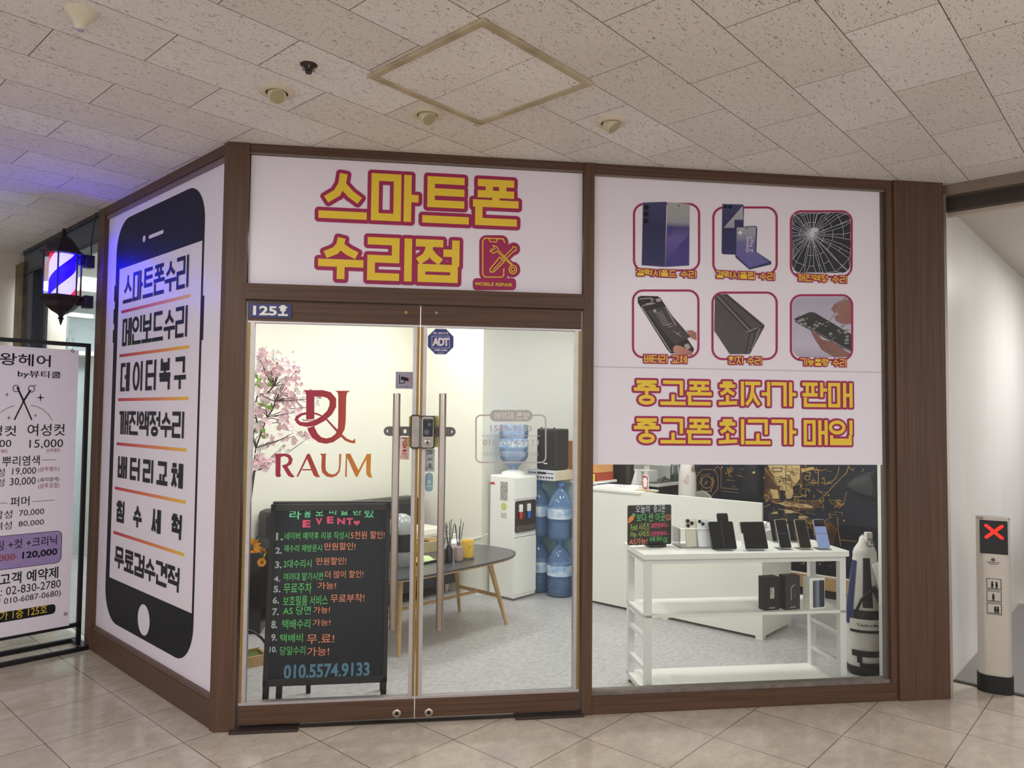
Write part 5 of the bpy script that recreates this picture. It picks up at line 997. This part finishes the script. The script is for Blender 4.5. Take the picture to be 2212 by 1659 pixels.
# handwritten board on the table
x, y = onT(1415, 1180); MBD = thing('mini_chalkboard', 'small handwritten price chalkboard on a black foot at the left end of the display table', 'chalkboard', 'F', (x, y, zS1), .10)
MINV = MBD.matrix_world.inverted()
def mp(px, py):
    e = MINV @ EYE; d = MINV.to_3x3() @ ray(px, py); q = e+d*((-.002-e.y)/d.y); return q.x, q.z
a, b = mp(1356, 1180), mp(1450, 1090)
MB().rbox(a[0], b[0], a[1]+.004, b[1], -.002, .004, .008).build('board', mat('mini_slate', (36, 32, 30), .4), MBD); MB().slab([(-.05, -.04), (.02, -.05), (.055, -.03), (.05, .04), (-.05, .04)], 0, .014).build('foot', BLACK, MBD, bevel=.004)
MB().box(-.045, .045, -.012, .014, .012, .028).build('clamp', BLACK, MBD)
MP = Plane(lambda u, z, l: (u, -.002-l, z), lambda x, y: mp(1270+x/5.185, 980+y/5.185))
def mini(name, c, items, bold=.01):
    e = MP.mb()
    for body, x0, y0, x1, y1 in items: T(e, body, (x0, y0), (x1, y1), .0008, bold)
    return e
mini('w', 0, [('오늘의', 535, 580, 690, 660), ('중고폰', 735, 572, 865, 655)]).build('chalk_title', mat('chalk_white', (204, 208, 220), .7), MBD)
mini('g', 0, [('보다 싼 이곳', 545, 668, 862, 756), ('실물 확인 OK', 690, 930, 895, 1000)]).build('chalk_green_lines', GRN, MBD)
mini('y', 0, [('Fold 시리즈', 478, 780, 690, 860), ('Flip 시리즈', 478, 868, 690, 940)]).build('chalk_yellow_lines', mat('chalk_lime', (170, 190, 90), .7), MBD)
mini('p', 0, [('28만원부터~', 702, 775, 905, 830), ('15만원부터~', 700, 868, 905, 920)]).build('chalk_pink_lines', PNK, MBD)
e = mini('o', 0, [('AS가능!', 462, 950, 665, 1018)]); Pl(e, [(898+26*math.cos(k*.5236), 712+26*math.sin(k*.5236)) for k in range(13)], 5, .0008)
for k in range(9): Pl(e, [(898+30*math.cos(k*.7), 712+30*math.sin(k*.7)), (898+40*math.cos(k*.7), 712+40*math.sin(k*.7))], 5, .0008)
Pl(e, [(888, 705), (892, 709)], 5, .001); Pl(e, [(902, 705), (908, 703)], 5, .001); Pl(e, [(888, 722), (898, 727), (908, 720)], 4, .001); e.build('chalk_orange_lines', ORG, MBD)
e = MP.mb(); Pg(e, [(447, 782), (452, 730), (475, 700), (500, 690), (518, 706), (512, 735), (480, 765)], .0008); e.build('carrot_drawing', mat('carrot_orange', (238, 140, 70), .7), MBD)
e = MP.mb(); Pg(e, [(500, 690), (495, 672), (510, 668), (530, 680), (530, 700), (518, 706)], .001); e.build('carrot_leaves', GRN, MBD)
# boxed phones on the shelf
def pbox(x0, x1, ytop, ybot, body, lb, left=.0):
    a, b = dz(x0, ybot, .13), dz(x1, ytop, .13); w = b[0]-a[0]
    o = thing('phone_box', lb, 'box', 'F', ((a[0]+b[0])/2, .135, zm+.001), .16, group='phone boxes on the middle shelf'); h = zat(ytop, o.matrix_world.translation)-zm
    MB().box(-w/2+.006, w/2-.006, 0, .055, 0, h).build('carton', body, o, bevel=.001); return o, w-.012, h
KB = mat('carton_black', (30, 28, 28), .5); KG = mat('carton_charcoal', (52, 50, 48), .5); KW = mat('carton_white', (236, 234, 230), .4)
o, w, h = pbox(1649, 1688, 1247, 1319, KB, 'black phone box with a small grey phone picture'); MB().box(-.012, .014, -.001, 0, h*.35, h*.68).build('phone_picture', mat('pale_picture', (176, 176, 164), .5), o)
for k in range(3): MB().lathe([(.0028, 0), (.0028, .0006)], 10, M=Matrix.Translation((-.007, -.001, h*.64-k*.012)) @ Matrix.Rotation(PI/2, 4, 'X')).build('lens_dot', INK, o)
MB().box(-.018, .018, -.001, 0, h*.06, h*.08).build('maker_line', mat('grey_line', (190, 190, 186), .5), o)
o, w, h = pbox(1694, 1733, 1244, 1316, KG, 'charcoal phone box with a thin silver outline'); MB().box(-.012, -.009, -.001, 0, h*.28, h*.66).prism([(-.012, h*.66), (-.009, h*.64), (.012, h*.72), (.012, h*.74)], -.001, 0).build('edge_picture', SILV, o); MB().box(-.016, .016, -.001, 0, h*.06, h*.08).build('maker_line', MATS['grey_line'], o); MB().box(.010, .012, -.001, 0, h*.34, h*.56).build('model_line', mat('dim_line', (110, 108, 104), .5), o)
o, w, h = pbox(1746, 1787, 1249, 1316, KW, 'white phone box with a blue black phone picture'); MB().rbox(-w*.28, w*.46, h*.05, h*.92, -.0012, 0, .006).build('phone_picture', grad('planet_print', [(0, (24, 26, 36)), (.45, (130, 138, 162)), (.6, (44, 48, 66)), (1, (30, 32, 44))], 0, .25), o)
# ------------------------------------------------------------------ golf bag and white post
gx, gy = at('F', 1868, 1462, 0); gy += .06; hz = zat(1146, FR['F'] @ Vector((gx, gy, 0)))
gb = thing('golf_bag', 'white golf bag with black pockets and a navy side standing behind the white post', 'bag', 'F', (gx+.046, gy, 0))
GW = mat('golf_white', (222, 218, 212), .4, var=.02); GK = mat('golf_black', (30, 30, 32), .5, var=.15); GN = mat('golf_navy', (36, 44, 96), .5)
prof = [(.085, .006), (.10, .02), (.112, .10), (.116, .30), (.104, .42), (.086, .55), (.070, .66), (.066, .70)]
MB().lathe(prof, 30, sx=1, sy=.85).build('bag_body', GW, gb, smooth=True)
MB().lathe([(.095, .006), (.108, .02), (.112, .055), (.10, .06)], 30, sx=1, sy=.86).build('base_boot', GK, gb, smooth=True)
def wrap(e, pts, rad, lift=.004):      # patch on the bag: pts = (angle deg from front, height)
    def rad_at(z):
        for (r0, z0), (r1, z1) in zip(prof, prof[1:]):
            if z0 <= z <= z1: return r0+(r1-r0)*(z-z0)/(z1-z0)
        return prof[-1][0]
    n = 6; (a0, z0, a1, z1) = pts; vs = []
    for i in range(n+1):
        for j in range(n+1):
            a = math.radians(-90+a0+(a1-a0)*i/n); z = z0+(z1-z0)*j/n; r = rad_at(z)+lift; vs.append(Vector((r*math.cos(a), .85*r*math.sin(a), z)))
    return e.add(vs, [(i*(n+1)+j, (i+1)*(n+1)+j, (i+1)*(n+1)+j+1, i*(n+1)+j+1) for i in range(n) for j in range(n)])
wrap(MB(), (-100, .30, -66, .66), 0).build('navy_side', GN, gb, smooth=True)
wrap(MB(), (-62, .335, 45, .385), 0, .010).build('pocket_band', GK, gb, smooth=True); wrap(MB(), (30, .24, 62, .385), 0, .012).build('pocket_side', GK, gb, smooth=True)
wrap(MB(), (-70, .275, 32, .335), 0, .016).build('front_pocket', GW, gb, smooth=True); wrap(MB(), (-70, .258, 32, .275), 0, .012).build('pocket_zip', GK, gb, smooth=True); wrap(MB(), (-68, .12, 60, .155), 0, .006).build('lower_band', GK, gb, smooth=True); wrap(MB(), (-45, .06, 55, .085), 0, .01).build('lower_handle', GK, gb, smooth=True)
wrap(MB(), (-52, .085, -38, .13), 0, .008).build('lower_handle_side', GK, gb, smooth=True)
e = MB(); vs, fs, _ = text2d('TaylorMade', .01); R_ = .137
e.add([Vector((R_*math.cos(math.radians(-90-50+72*x)), .85*R_*math.sin(math.radians(-90-50+72*x)), .294+.018*y)) for x, y in vs], fs); e.build('bag_lettering', INK, gb)
wrap(MB(), (-36, .40, -6, .68), 0, .006).build('strap_black', GK, gb, smooth=True); MB().tube([Vector((.015, -.085, .655)), Vector((.032, -.10, .60)), Vector((.055, -.112, .50)), Vector((.078, -.115, .38)), Vector((.088, -.10, .25))], .03, 4, [.03, .036, .038, .036, .03]).build('shoulder_strap', GW, gb, smooth=True)
MB().tube([Vector((-.095, -.06, .38)), Vector((-.075, -.085, .45)), Vector((-.03, -.1, .50)), Vector((.03, -.10, .49))], .008, 8).build('grab_handle', GK, gb, smooth=True); MB().tube([Vector((-.01, -.09, .52)), Vector((.03, -.11, .44)), Vector((.055, -.115, .38))], .018, 4).build('strap_web', GK, gb)
MB().lathe([(.066, .69), (.068, .70), (.060, .725), (.036, .76), (.028, .79), (.016, hz-.03)], 30, sx=1, sy=.85).build('collar', GW, gb, smooth=True); MB().box(-.035, .005, -.075, -.045, hz-.05, hz).build('hood_tab', GW, gb, bevel=.006); MB().torus((-.015, -.075, hz-.06), .022, .003, 18, 6, Matrix.Rotation(PI/2, 4, 'X')).build('ring', STEEL, gb); MB().lathe([(.05, .70), (.05, .74), (.028, hz-.03)], 20, (.03, .03, 0), sx=1, sy=.8).build('hood', mat('hood_grey', (150, 148, 146), .6, scale=5, c2=(60, 60, 64)), gb, smooth=True)
px0, pw0 = at('F', 1903, 1452, 0); 
t = thing('white_post', 'white square post with a foot just inside the right window edge', 'post', 'F', (F(1907, 1200, .16)[0], .16, 0)); MB().box(-.017, .017, -.017, .017, .05, 2.6).build('post', WHITE, t, bevel=.002); MB().box(-.036, .03, -.03, .03, .006, .05).build('foot', WHITE, t, bevel=.004)
# ------------------------------------------------------------------ mural wall
zt_ = 2.0; my0 = .055
def GM(px, py): p = on_plane('G', 0, 4.662, px, py); return p.y, p.z
mu = thing('wall_mural', 'dark wall print with golden circuit board drawing behind the counter', 'mural', 'G', (4.665, my0, .19)); NV = mat('mural_navy', (38, 41, 54), .4, scale=2.2, c2=(20, 20, 24), stretch=(1, 1, 1.6), spec=.3)
MB().box(-.003, .004, -2.34, 0, 0, zt_).build('print_sheet', NV, mu); MB().box(-.006, .0, 0, .012, 0, zt_).box(-.006, 0, -2.34, 0, -.012, 0).build('sheet_edge', WHITE, mu)
MPl = Plane(lambda y, z, l: (-.003-l, y, z), lambda x, y: GM(1480+x/4.809, 1000+y/4.809), (0, -my0, -.19))
GL1 = mat('mural_gold', (206, 160, 88), .35, .3, scale=14, c2=(150, 106, 56)); GL2 = mat('mural_pale_gold', (226, 202, 146), .35, .2, scale=10, c2=(196, 160, 100)); GL3 = mat('mural_bronze', (106, 72, 40), .4, .2, scale=8, c2=(58, 40, 28))
e = MPl.mb()
Pl(e, [(180, 66), (300, 70), (340, 130), (342, 270), (272, 345), (180, 340), (118, 270), (116, 140), (180, 66)], 6, .001); Pl(e, [(300, 78), (340, 34), (374, 70), (374, 260), (560, 276)], 5, .001); Pl(e, [(376, 290), (552, 310)], 5, .001); Pl(e, [(425, 176), (515, 184)], 5, .001)
Pl(e, [(226+58*math.cos(k*.314), 200+62*math.sin(k*.314)) for k in range(21)], 9, .001); Pl(e, [(270+0*k, 0) for k in range(0)] or [(285, 150), (300, 190), (282, 258), (270, 268), (270, 296), (170, 292), (180, 270)], 9, .001); Pl(e, [(205, 222), (232, 190)], 10, .001); Pl(e, [(150, 220), (175, 125), (260, 114)], 6, .001)
rg = random.Random(4)
for k in range(40): a = rg.uniform(0, 6.28); r = rg.uniform(5, 46); Pl(e, [(460+r*math.cos(a), 80+r*math.sin(a)), (460+r*math.cos(a)+rg.uniform(-14, 14), 80+r*math.sin(a)+rg.uniform(-14, 14))], 6, .0012)
for k in range(60): a = rg.uniform(0, 6.28); r = rg.uniform(5, 60); x, y = (1600+r*.8*math.cos(a), 430+r*math.sin(a)) if k % 2 else (860+r*.7*math.cos(a), 340+r*math.sin(a)); Pl(e, [(x, y), (x+rg.uniform(-18, 18), y+rg.uniform(-18, 18))], 8, .0012)
for p in ([(1440, 350), (1540, 240), (1680, 100), (1700, 30)], [(1460, 226), (1560, 170), (1590, 100), (1600, 40)], [(1386, 80), (1384, 230)], [(1450, 150), (1452, 225)], [(1310, 70), (1420, 80), (1470, 60)], [(1350, 180), (1316, 184), (1316, 204), (1380, 206)], [(830, 60), (900, 150), (960, 240)], [(870, 60), (960, 220), (1000, 250)], [(1680, 300), (1650, 420), (1600, 470)], [(1585, 560), (1590, 690), (1618, 860)], [(1620, 800), (1780, 815)], [(1400, 380), (1446, 464)], [(820, 460), (880, 430)], [(1440, 610), (1500, 570), (1530, 560)], [(1250, 290), (1258, 350)], [(1340, 330), (1342, 360)], [(1860, 60), (1840, 90)], [(1700, 40), (1740, 80), (1760, 50)]): Pl(e, p, 7, .001)
Pl(e, [(1270+26*math.cos(k*.5236), 155+24*math.sin(k*.5236)) for k in range(13)], 8, .001)
for c in ((384, 46), (822, 156), (1210, 236), (1492, 334), (790, 360), (1255, 30), (1434, 160), (1650, 600), (1400, 1050), (1230, 1040)): Pe(e, c, 9, 11, .001, 10)
for k in range(150):
    x, y = rg.gauss(1150, 190), rg.uniform(30, 720)
    if not 830 < x < 1640: continue
    w, h = rg.uniform(15, 90), rg.uniform(8, 50); Pl(e, rg.choice(([(x, y), (x+w, y+4), (x+w, y+h)], [(x, y), (x, y+h), (x+w*.4, y+h)], [(x, y), (x+w*.6, y+h), (x+w, y+h)], [(x, y), (x+w, y+rg.uniform(-10, 20))])), rg.uniform(3, 7), .0016)
for k in range(30):
    x, y = rg.choice(((rg.uniform(90, 600), rg.uniform(20, 330)), (rg.uniform(1200, 1640), rg.uniform(900, 1080)))); Pl(e, [(x, y), (x+rg.uniform(10, 60), y+rg.uniform(-3, 6))], 3, .0016)
e.build('gold_lines', GL1, mu, label='gold circuit lines')
e = MPl.mb()
for p in ([(860, 24), (1195, 24), (1190, 170), (1150, 220), (1120, 250), (960, 240), (930, 150)], [(990, 240), (1120, 250), (1125, 320), (1100, 370), (1050, 372), (1040, 290), (985, 280)], [(960, 420), (1030, 396), (1120, 420), (1260, 428), (1330, 450), (1320, 470), (1180, 460), (1030, 444)], [(1030, 480), (1140, 500), (1160, 520), (1040, 524)], [(1140, 552), (1250, 548), (1290, 574), (1160, 574)], [(1080, 346), (1260, 346), (1180, 358)], [(1200, 60), (1330, 40), (1340, 66), (1215, 100)], [(880, 270), (960, 280), (980, 380), (910, 370)], [(1000, 600), (1120, 560), (1130, 580), (1010, 620)], [(890, 520), (960, 500), (970, 560), (900, 580)]): Pg(e, p, .0014)
e.build('golden_panels', GL2, mu, label='pale golden machine panels'); e = MPl.mb()
for p in ([(830, 40), (930, 30), (1000, 260), (985, 420), (900, 410), (820, 330), (810, 200)], [(1200, 30), (1230, 30), (1210, 330), (1180, 330)], [(990, 390), (1400, 380), (1420, 410), (1340, 500), (1050, 480)], [(960, 560), (1500, 600), (1580, 690), (1540, 860), (1400, 800), (1280, 620), (980, 600)]): Pg(e, p, .0006)
e.build('bronze_shapes', GL3, mu, label='bronze brown machine shapes'); e = MPl.mb()
for k in range(46):
    x, y = rg.uniform(880, 1190), rg.uniform(40, 600); w, h = rg.uniform(14, 70), rg.uniform(14, 60)
    Pl(e, [(x, y), (x+w, y+rg.uniform(-4, 4)), (x+w, y+h)] if k % 3 else [(x, y), (x, y+h), (x+w, y+h)], 5, .0022)
Pl(e, [(905, 50), (1005, 52), (1000, 88), (910, 90), (905, 50)], 6, .0022); Pl(e, [(1045, 24), (1046, 250)], 5, .0022); Pl(e, [(1072, 130), (1074, 180), (1092, 180), (1094, 150)], 8, .0022); Pl(e, [(930, 380), (1100, 392), (1250, 352), (1262, 300)], 8, .0022); e.build('dark_seams', INK, mu)
struct('baseboard_back', MB().box(4.63, 4.67, -2.3, my0, .075, .178), mat('light_wood_base', (188, 152, 104), .5, scale=2, stretch=(1, 1, 30), c2=(168, 132, 88))); struct('baseboard_kick', MB().box(4.65, 4.67, -2.3, my0, .006, .075), mat('dark_kick', (44, 38, 36), .6))
# jacket and umbrella hanging on the mural
JK = mat('black_fabric', (26, 26, 28), .75, var=.25, scale=25, bump=.3)
def hang(name, pts, th, m, lb, cat, parts=()):
    P2 = [GM(1480+x/4.809, 1000+y/4.809) for x, y in pts]; cy, cz = sum(p[0] for p in P2)/len(P2), min(p[1] for p in P2)
    t = thing(name, lb, cat, 'G', (4.66, cy, cz)); n = len(P2); e = MB(); ccy, ccz = cy, sum(p[1] for p in P2)/n
    vs = []; fs = []
    for j, (s_, dx) in enumerate(((1, 0), (.97, -.5), (.72, -.9), (.3, -1))): vs += [Vector((dx*th-.002, (p[0]-ccy)*s_, (p[1]-ccz)*s_+ccz-cz)) for p in P2]
    for j in range(3): fs += [(j*n+k, j*n+(k+1) % n, (j+1)*n+(k+1) % n, (j+1)*n+k) for k in range(n)]
    e.add(vs, fs+[tuple(3*n+k for k in range(n)), tuple(range(n-1, -1, -1))]).build('cloth', m, t, smooth=True); return t, cy, cz
t, cy, cz = hang('hanging_jacket', [(655, -60), (790, -60), (800, 60), (812, 120), (806, 260), (800, 400), (740, 425), (600, 400), (595, 300), (625, 140), (655, 110), (650, 30)], .07, JK, 'black jacket hanging on the dark mural above the counter end', 'jacket')
y_, z_ = GM(1480+750/4.809, 1000+98/4.809); MB().ball((-.07, y_-cy, z_-cz), .012).build('button', GL2, t); MB().tube([Vector((-.0, 0, .35)), Vector((-.05, 0, .5)), Vector((-.05, 0, 1.0))], .004, 6).build('hanger_cord', BLACK, t)
t, cy, cz = hang('hanging_umbrella', [(1700, 200), (1760, 150), (1880, 100), (2000, 85), (2030, 200), (2030, 380), (1960, 370), (1840, 335), (1720, 280), (1690, 250)], .10, mat('umbrella_fabric', (58, 56, 54), .6, var=.2, scale=5), 'dark folded umbrella hanging on the mural near the window edge', 'umbrella')
a = [Vector((-.06, GM(1480+x/4.809, 1000+y/4.809)[0]-cy, GM(1480+x/4.809, 1000+y/4.809)[1]-cz)) for x, y in ((1700, 240), (1740, 185), (1775, 120))]; MB().tube(a, .006, 8).build('umbrella_tip', BLACK, t)
# ------------------------------------------------------------------ work area behind the counter
CX = 3.165+.004
def onC(px, py, z=.918): return at('G', px, py, z)
def small(name, mb, m, lb, cat, px, py, z=.918, rot=0, group=None, dx=0, dy=0, **k):
    x, y = at('G', px, py, z); return tag(mb.build(name, m, fr='G', base=(x+dx, y+dy, z), rot=rot, **k), lb, cat, group)
PAPER = mat('paper_white', (238, 236, 234), .6, var=.01)
small('paper_sheet', MB().box(-.10, .10, -.15, .15, 0, .003), mat('blue_edged_paper', (232, 236, 246), .6, var=.02), 'blue-edged paper pad lying at the left end of the counter', 'paper', 1302, 1049, rot=.15, dx=.07, dy=-.03)
small('pen', MB().tube([(-.05, -.04, .008), (.05, .04, .008)], .005, 8), BLACK, 'black pen lying on the paper pad', 'pen', 1298, 1045, z=.921, dx=.04)
small('note_box', MB().box(-.045, .045, -.06, .06, 0, .022), PAPER, 'small white box lying left of the square code stand', 'box', 1362, 1056, dx=.07)
small('card_tray', MB().box(-.05, .05, -.06, .06, 0, .012).box(-.03, .02, -.03, .03, .012, .014), mat('tray_white', (226, 224, 222), .5), 'flat white card tray between paper pad and white box', 'tray', 1336, 1053, dx=.07)
o = small('folded_card', MB().add([Vector(v) for v in ((-.03, -.002, 0), (.05, -.002, 0), (.05, .0, .13), (-.03, 0, .13), (-.03, .05, 0), (.05, .05, 0), (.05, .004, .13), (-.03, .004, .13))], [(0, 1, 2, 3), (7, 6, 5, 4), (3, 2, 6, 7), (0, 3, 7, 4), (1, 5, 6, 2)]), PAPER, 'white tent card standing edge-on behind the white box', 'card', 1350, 1050, dx=.2)
x, y = onC(1390, 1060); q = thing('code_stand', 'small square stand with a red orange and navy border on the counter', 'stand', 'G', (x+.03, y, .918), -.62); cl = [(226, 78, 60), (44, 46, 96), (240, 140, 60), (214, 60, 110)]
MB().box(-.003, .003, -.056, .056, .006, .118).build('panel', PAPER, q)
for k in range(5):
    for nm, a in (('top', (-.052+k*.0208, -.0312+k*.0208, .098, .114)), ('bottom', (-.052+k*.0208, -.0312+k*.0208, .010, .026)), ('l', (-.052, -.036, .026+k*.0144, .0404+k*.0144)), ('r', (.036, .052, .026+k*.0144, .0404+k*.0144))):
        MB().box(-.0045, -.003, a[0], a[1], a[2], a[3]).build('border_patch', mat('patch_%d' % ((k*3+len(nm)) % 4), cl[(k*3+len(nm)) % 4], .5), q)
MB().box(-.02, .03, -.06, .06, 0, .006).build('base', ACRYL, q)
small('wood_ruler', MB().box(-.012, .012, -.1, .1, 0, .006), OAK, 'pale wooden strip lying at the counter edge under the code stand', 'strip', 1392, 1062, dx=.035)
ORB = mat('cardboard_orange', (216, 158, 96), .7, var=.05)
bx, by = 3.49, .36
o = thing('parcel_box', 'orange brown cardboard parcel with a white label on the partition', 'box', 'G', (bx, by, 1.02)); MB().box(-.12, .12, -.13, .17, 0, .26).build('carton', ORB, o, bevel=.003); MB().box(-.1225, -.12, -.11, .0, .10, .24).build('address_label', mat('address_label', (228, 224, 218), .5, scale=50, c2=(196, 190, 190)), o); MB().box(-.1222, -.12, .02, .05, .12, .25).build('red_label_print', RED, o)
o = tag(MB().box(-.12, .12, -.13, .17, 0, .07).build('red_box', mat('brick_red_carton', (176, 72, 48), .6), fr='G', base=(bx, by, .95)), 'flat brick red box under the cardboard parcel', 'box')
x, y = at('G', 1288, 1040, .95); o = thing('tape_roll', 'yellow tape roll at the left edge of the right shop window', 'tape', 'G', (3.326, .265, .95)); MB().lathe([(.022, 0), (.04, 0), (.04, .06), (.022, .06)], 24).build('roll', mat('tape_yellow', (236, 208, 84), .4), o, smooth=True)
DKB = mat('desk_brown', (60, 50, 44), .5); dt = thing('work_desk', 'dark work desk behind the reception counter', 'desk', 'G', (4.28, .05, .171)); MB().box(-.23, .36, -.0, .85, .70, .725).build('desk_top', WHITE, dt); MB().box(-.22, .35, .02, .84, .725, .729).build('desk_mat', mat('desk_mat', (78, 76, 76), .5), dt); MB().box(-.20, .30, .02, .05, -.165, .70).build('side_panel', DKB, dt); MB().box(-.20, .30, .80, .83, -.165, .70).build('side_panel', DKB, dt); MB().box(.28, .30, .05, .69, .2, .70).build('back_panel', DKB, dt)
t = thing('monitor', 'white-edged computer monitor on the work desk', 'monitor', 'G', (4.46, .42, .90), .0); MB().box(-.01, .03, -.26, .26, .13, .47).build('housing', WHITE, t, bevel=.004); MB().box(-.012, -.009, -.245, .245, .15, .455).build('screen', SCRN, t); MB().box(.0, .03, -.03, .03, .01, .2).build('neck', WHITE, t); MB().box(-.08, .09, -.1, .1, 0, .01).build('foot', WHITE, t)
t = thing('desk_riser', 'white open desk riser with papers on the work desk', 'shelf', 'G', (4.22, .32, .90), .0); MB().box(-.08, .08, -.11, .11, .09, .10).build('riser_top', WHITE, t); MB().box(-.08, .08, -.11, -.10, 0, .09).build('riser_side', WHITE, t); MB().box(-.08, .08, .10, .11, 0, .09).build('riser_side', WHITE, t); MB().box(-.07, .07, -.09, .02, .0, .03).build('paper_stack', PAPER, t)
t = thing('office_chair', 'black leather office chair behind the reception counter', 'chair', 'G', (3.80, .40, 0), .0); BL_ = mat('brown_black_leather', (58, 50, 46), .35, var=.1, scale=12)
MB().rbox(-.24, .24, .50, 1.16, -.05, .05, .08, M=Matrix.Rotation(PI/2, 4, 'Z')).build('backrest', BL_, t, bevel=.03, smooth=True); MB().box(0.03, .42, -.23, .23, .42, .52).build('seat', BL_, t, bevel=.03); MB().lathe([(.03, .06), (.03, .42)], 14, (.24, 0, 0)).build('column', STEEL, t)
for k in range(5): a = 2*PI*k/5; MB().bar((.24, 0, .07), (.24+.2*math.cos(a), .2*math.sin(a), .03), .02, .012).build('leg', BLACK, t)
for s_ in (-1, 1): MB().tube([(.05, s_*.25, .46), (.1, s_*.27, .66), (.3, s_*.27, .66)], .016, 8).build('armrest', BLACK, t)
x, y = at('G', 1464, 1033, .729); t = thing('domed_dispenser', 'dark green base dispenser with a clear dome on the desk corner', 'dispenser', 'G', (4.45, .105, .90)); DGN = mat('dark_green_plastic', (52, 66, 60), .4); MB().lathe([(.05, 0), (.052, .05), (.03, .06), (.018, .08), (.018, .14)], 24).build('base', DGN, t, smooth=True); MB().lathe([(.048, .055), (.05, .11), (.04, .15), (.02, .16)], 24).build('dome', glass('dome_clear', (.9, .93, .93), 1.4, .12, (200, 206, 206)), t, smooth=True); MB().lathe([(.036, .15), (.04, .155), (.02, .175)], 20).build('cap', DGN, t, smooth=True)
w_ = MB(); w_.tube([(4.32, .16, .907), (4.30, .14, .94), (4.28, .11, .95), (4.26, .13, .91), (4.3, .16, .907), (4.33, .13, .93), (4.3, .09, .908)], .006, 6); tag(w_.build('coiled_cable', mat('brown_cable', (70, 56, 52), .5), fr='G', smooth=True), 'coiled dark cable lying on the desk by the domed dispenser', 'cable')
mt = mat('mottled_white', (214, 208, 204), .6, scale=7, c2=(150, 118, 84)); mt.node_tree.nodes['Color Ramp'].color_ramp.elements[0].position = .40; mt.node_tree.nodes['Color Ramp'].color_ramp.elements[1].position = .47
y0_, y1_ = on_plane('G', 0, 3.93, 1478, 1060).y, on_plane('G', 0, 3.93, 1496, 1060).y; t = tag(MB().lathe([(.06, .006), (.075, .1), (.085, .5), (.075, 1.0), (.055, 1.12), (.02, 1.15)], 20, (0, 0, 0), sx=.8).build('ironing_board_cover', mt, fr='G', base=(3.93, (y0_+y1_)/2+.01, 0), smooth=True), 'tall white and brown mottled padded board beside the mural edge', 'padded board')
x, y = 4.05, -.42; t = thing('round_chair', 'grey round-backed chair showing above the counter top', 'chair', 'G', (4.2, GM(1577, 1075)[0]*.88, 0)); MB().prism([(.15*math.cos(k*PI/12), .62+.235*math.sin(k*PI/12)) for k in range(13)]+[(-.15, .5), (.15, .5)], -.012, .012, Matrix.Rotation(PI/2, 4, 'Z')).build('backrest', mat('chair_grey', (178, 176, 170), .5), t, bevel=.004); MB().box(.0, .36, -.18, .18, .42, .45).build('seat', MATS['chair_grey'], t, bevel=.01)
for a in (.03, .33):
    for b in (-.15, .15): MB().lathe([(.012, .006), (.014, .42)], 10, (a, b, 0)).build('leg', STEEL, t)
tag(MB().box(-.08, .08, -.11, .11, 0, .03).build('violet_box', mat('white_violet_box', (236, 234, 240), .5, scale=5, c2=(226, 222, 234)), fr='G', base=(3.36, -1.10, .726), rot=.3), 'flat white box on the desk surface behind the counter end', 'box')
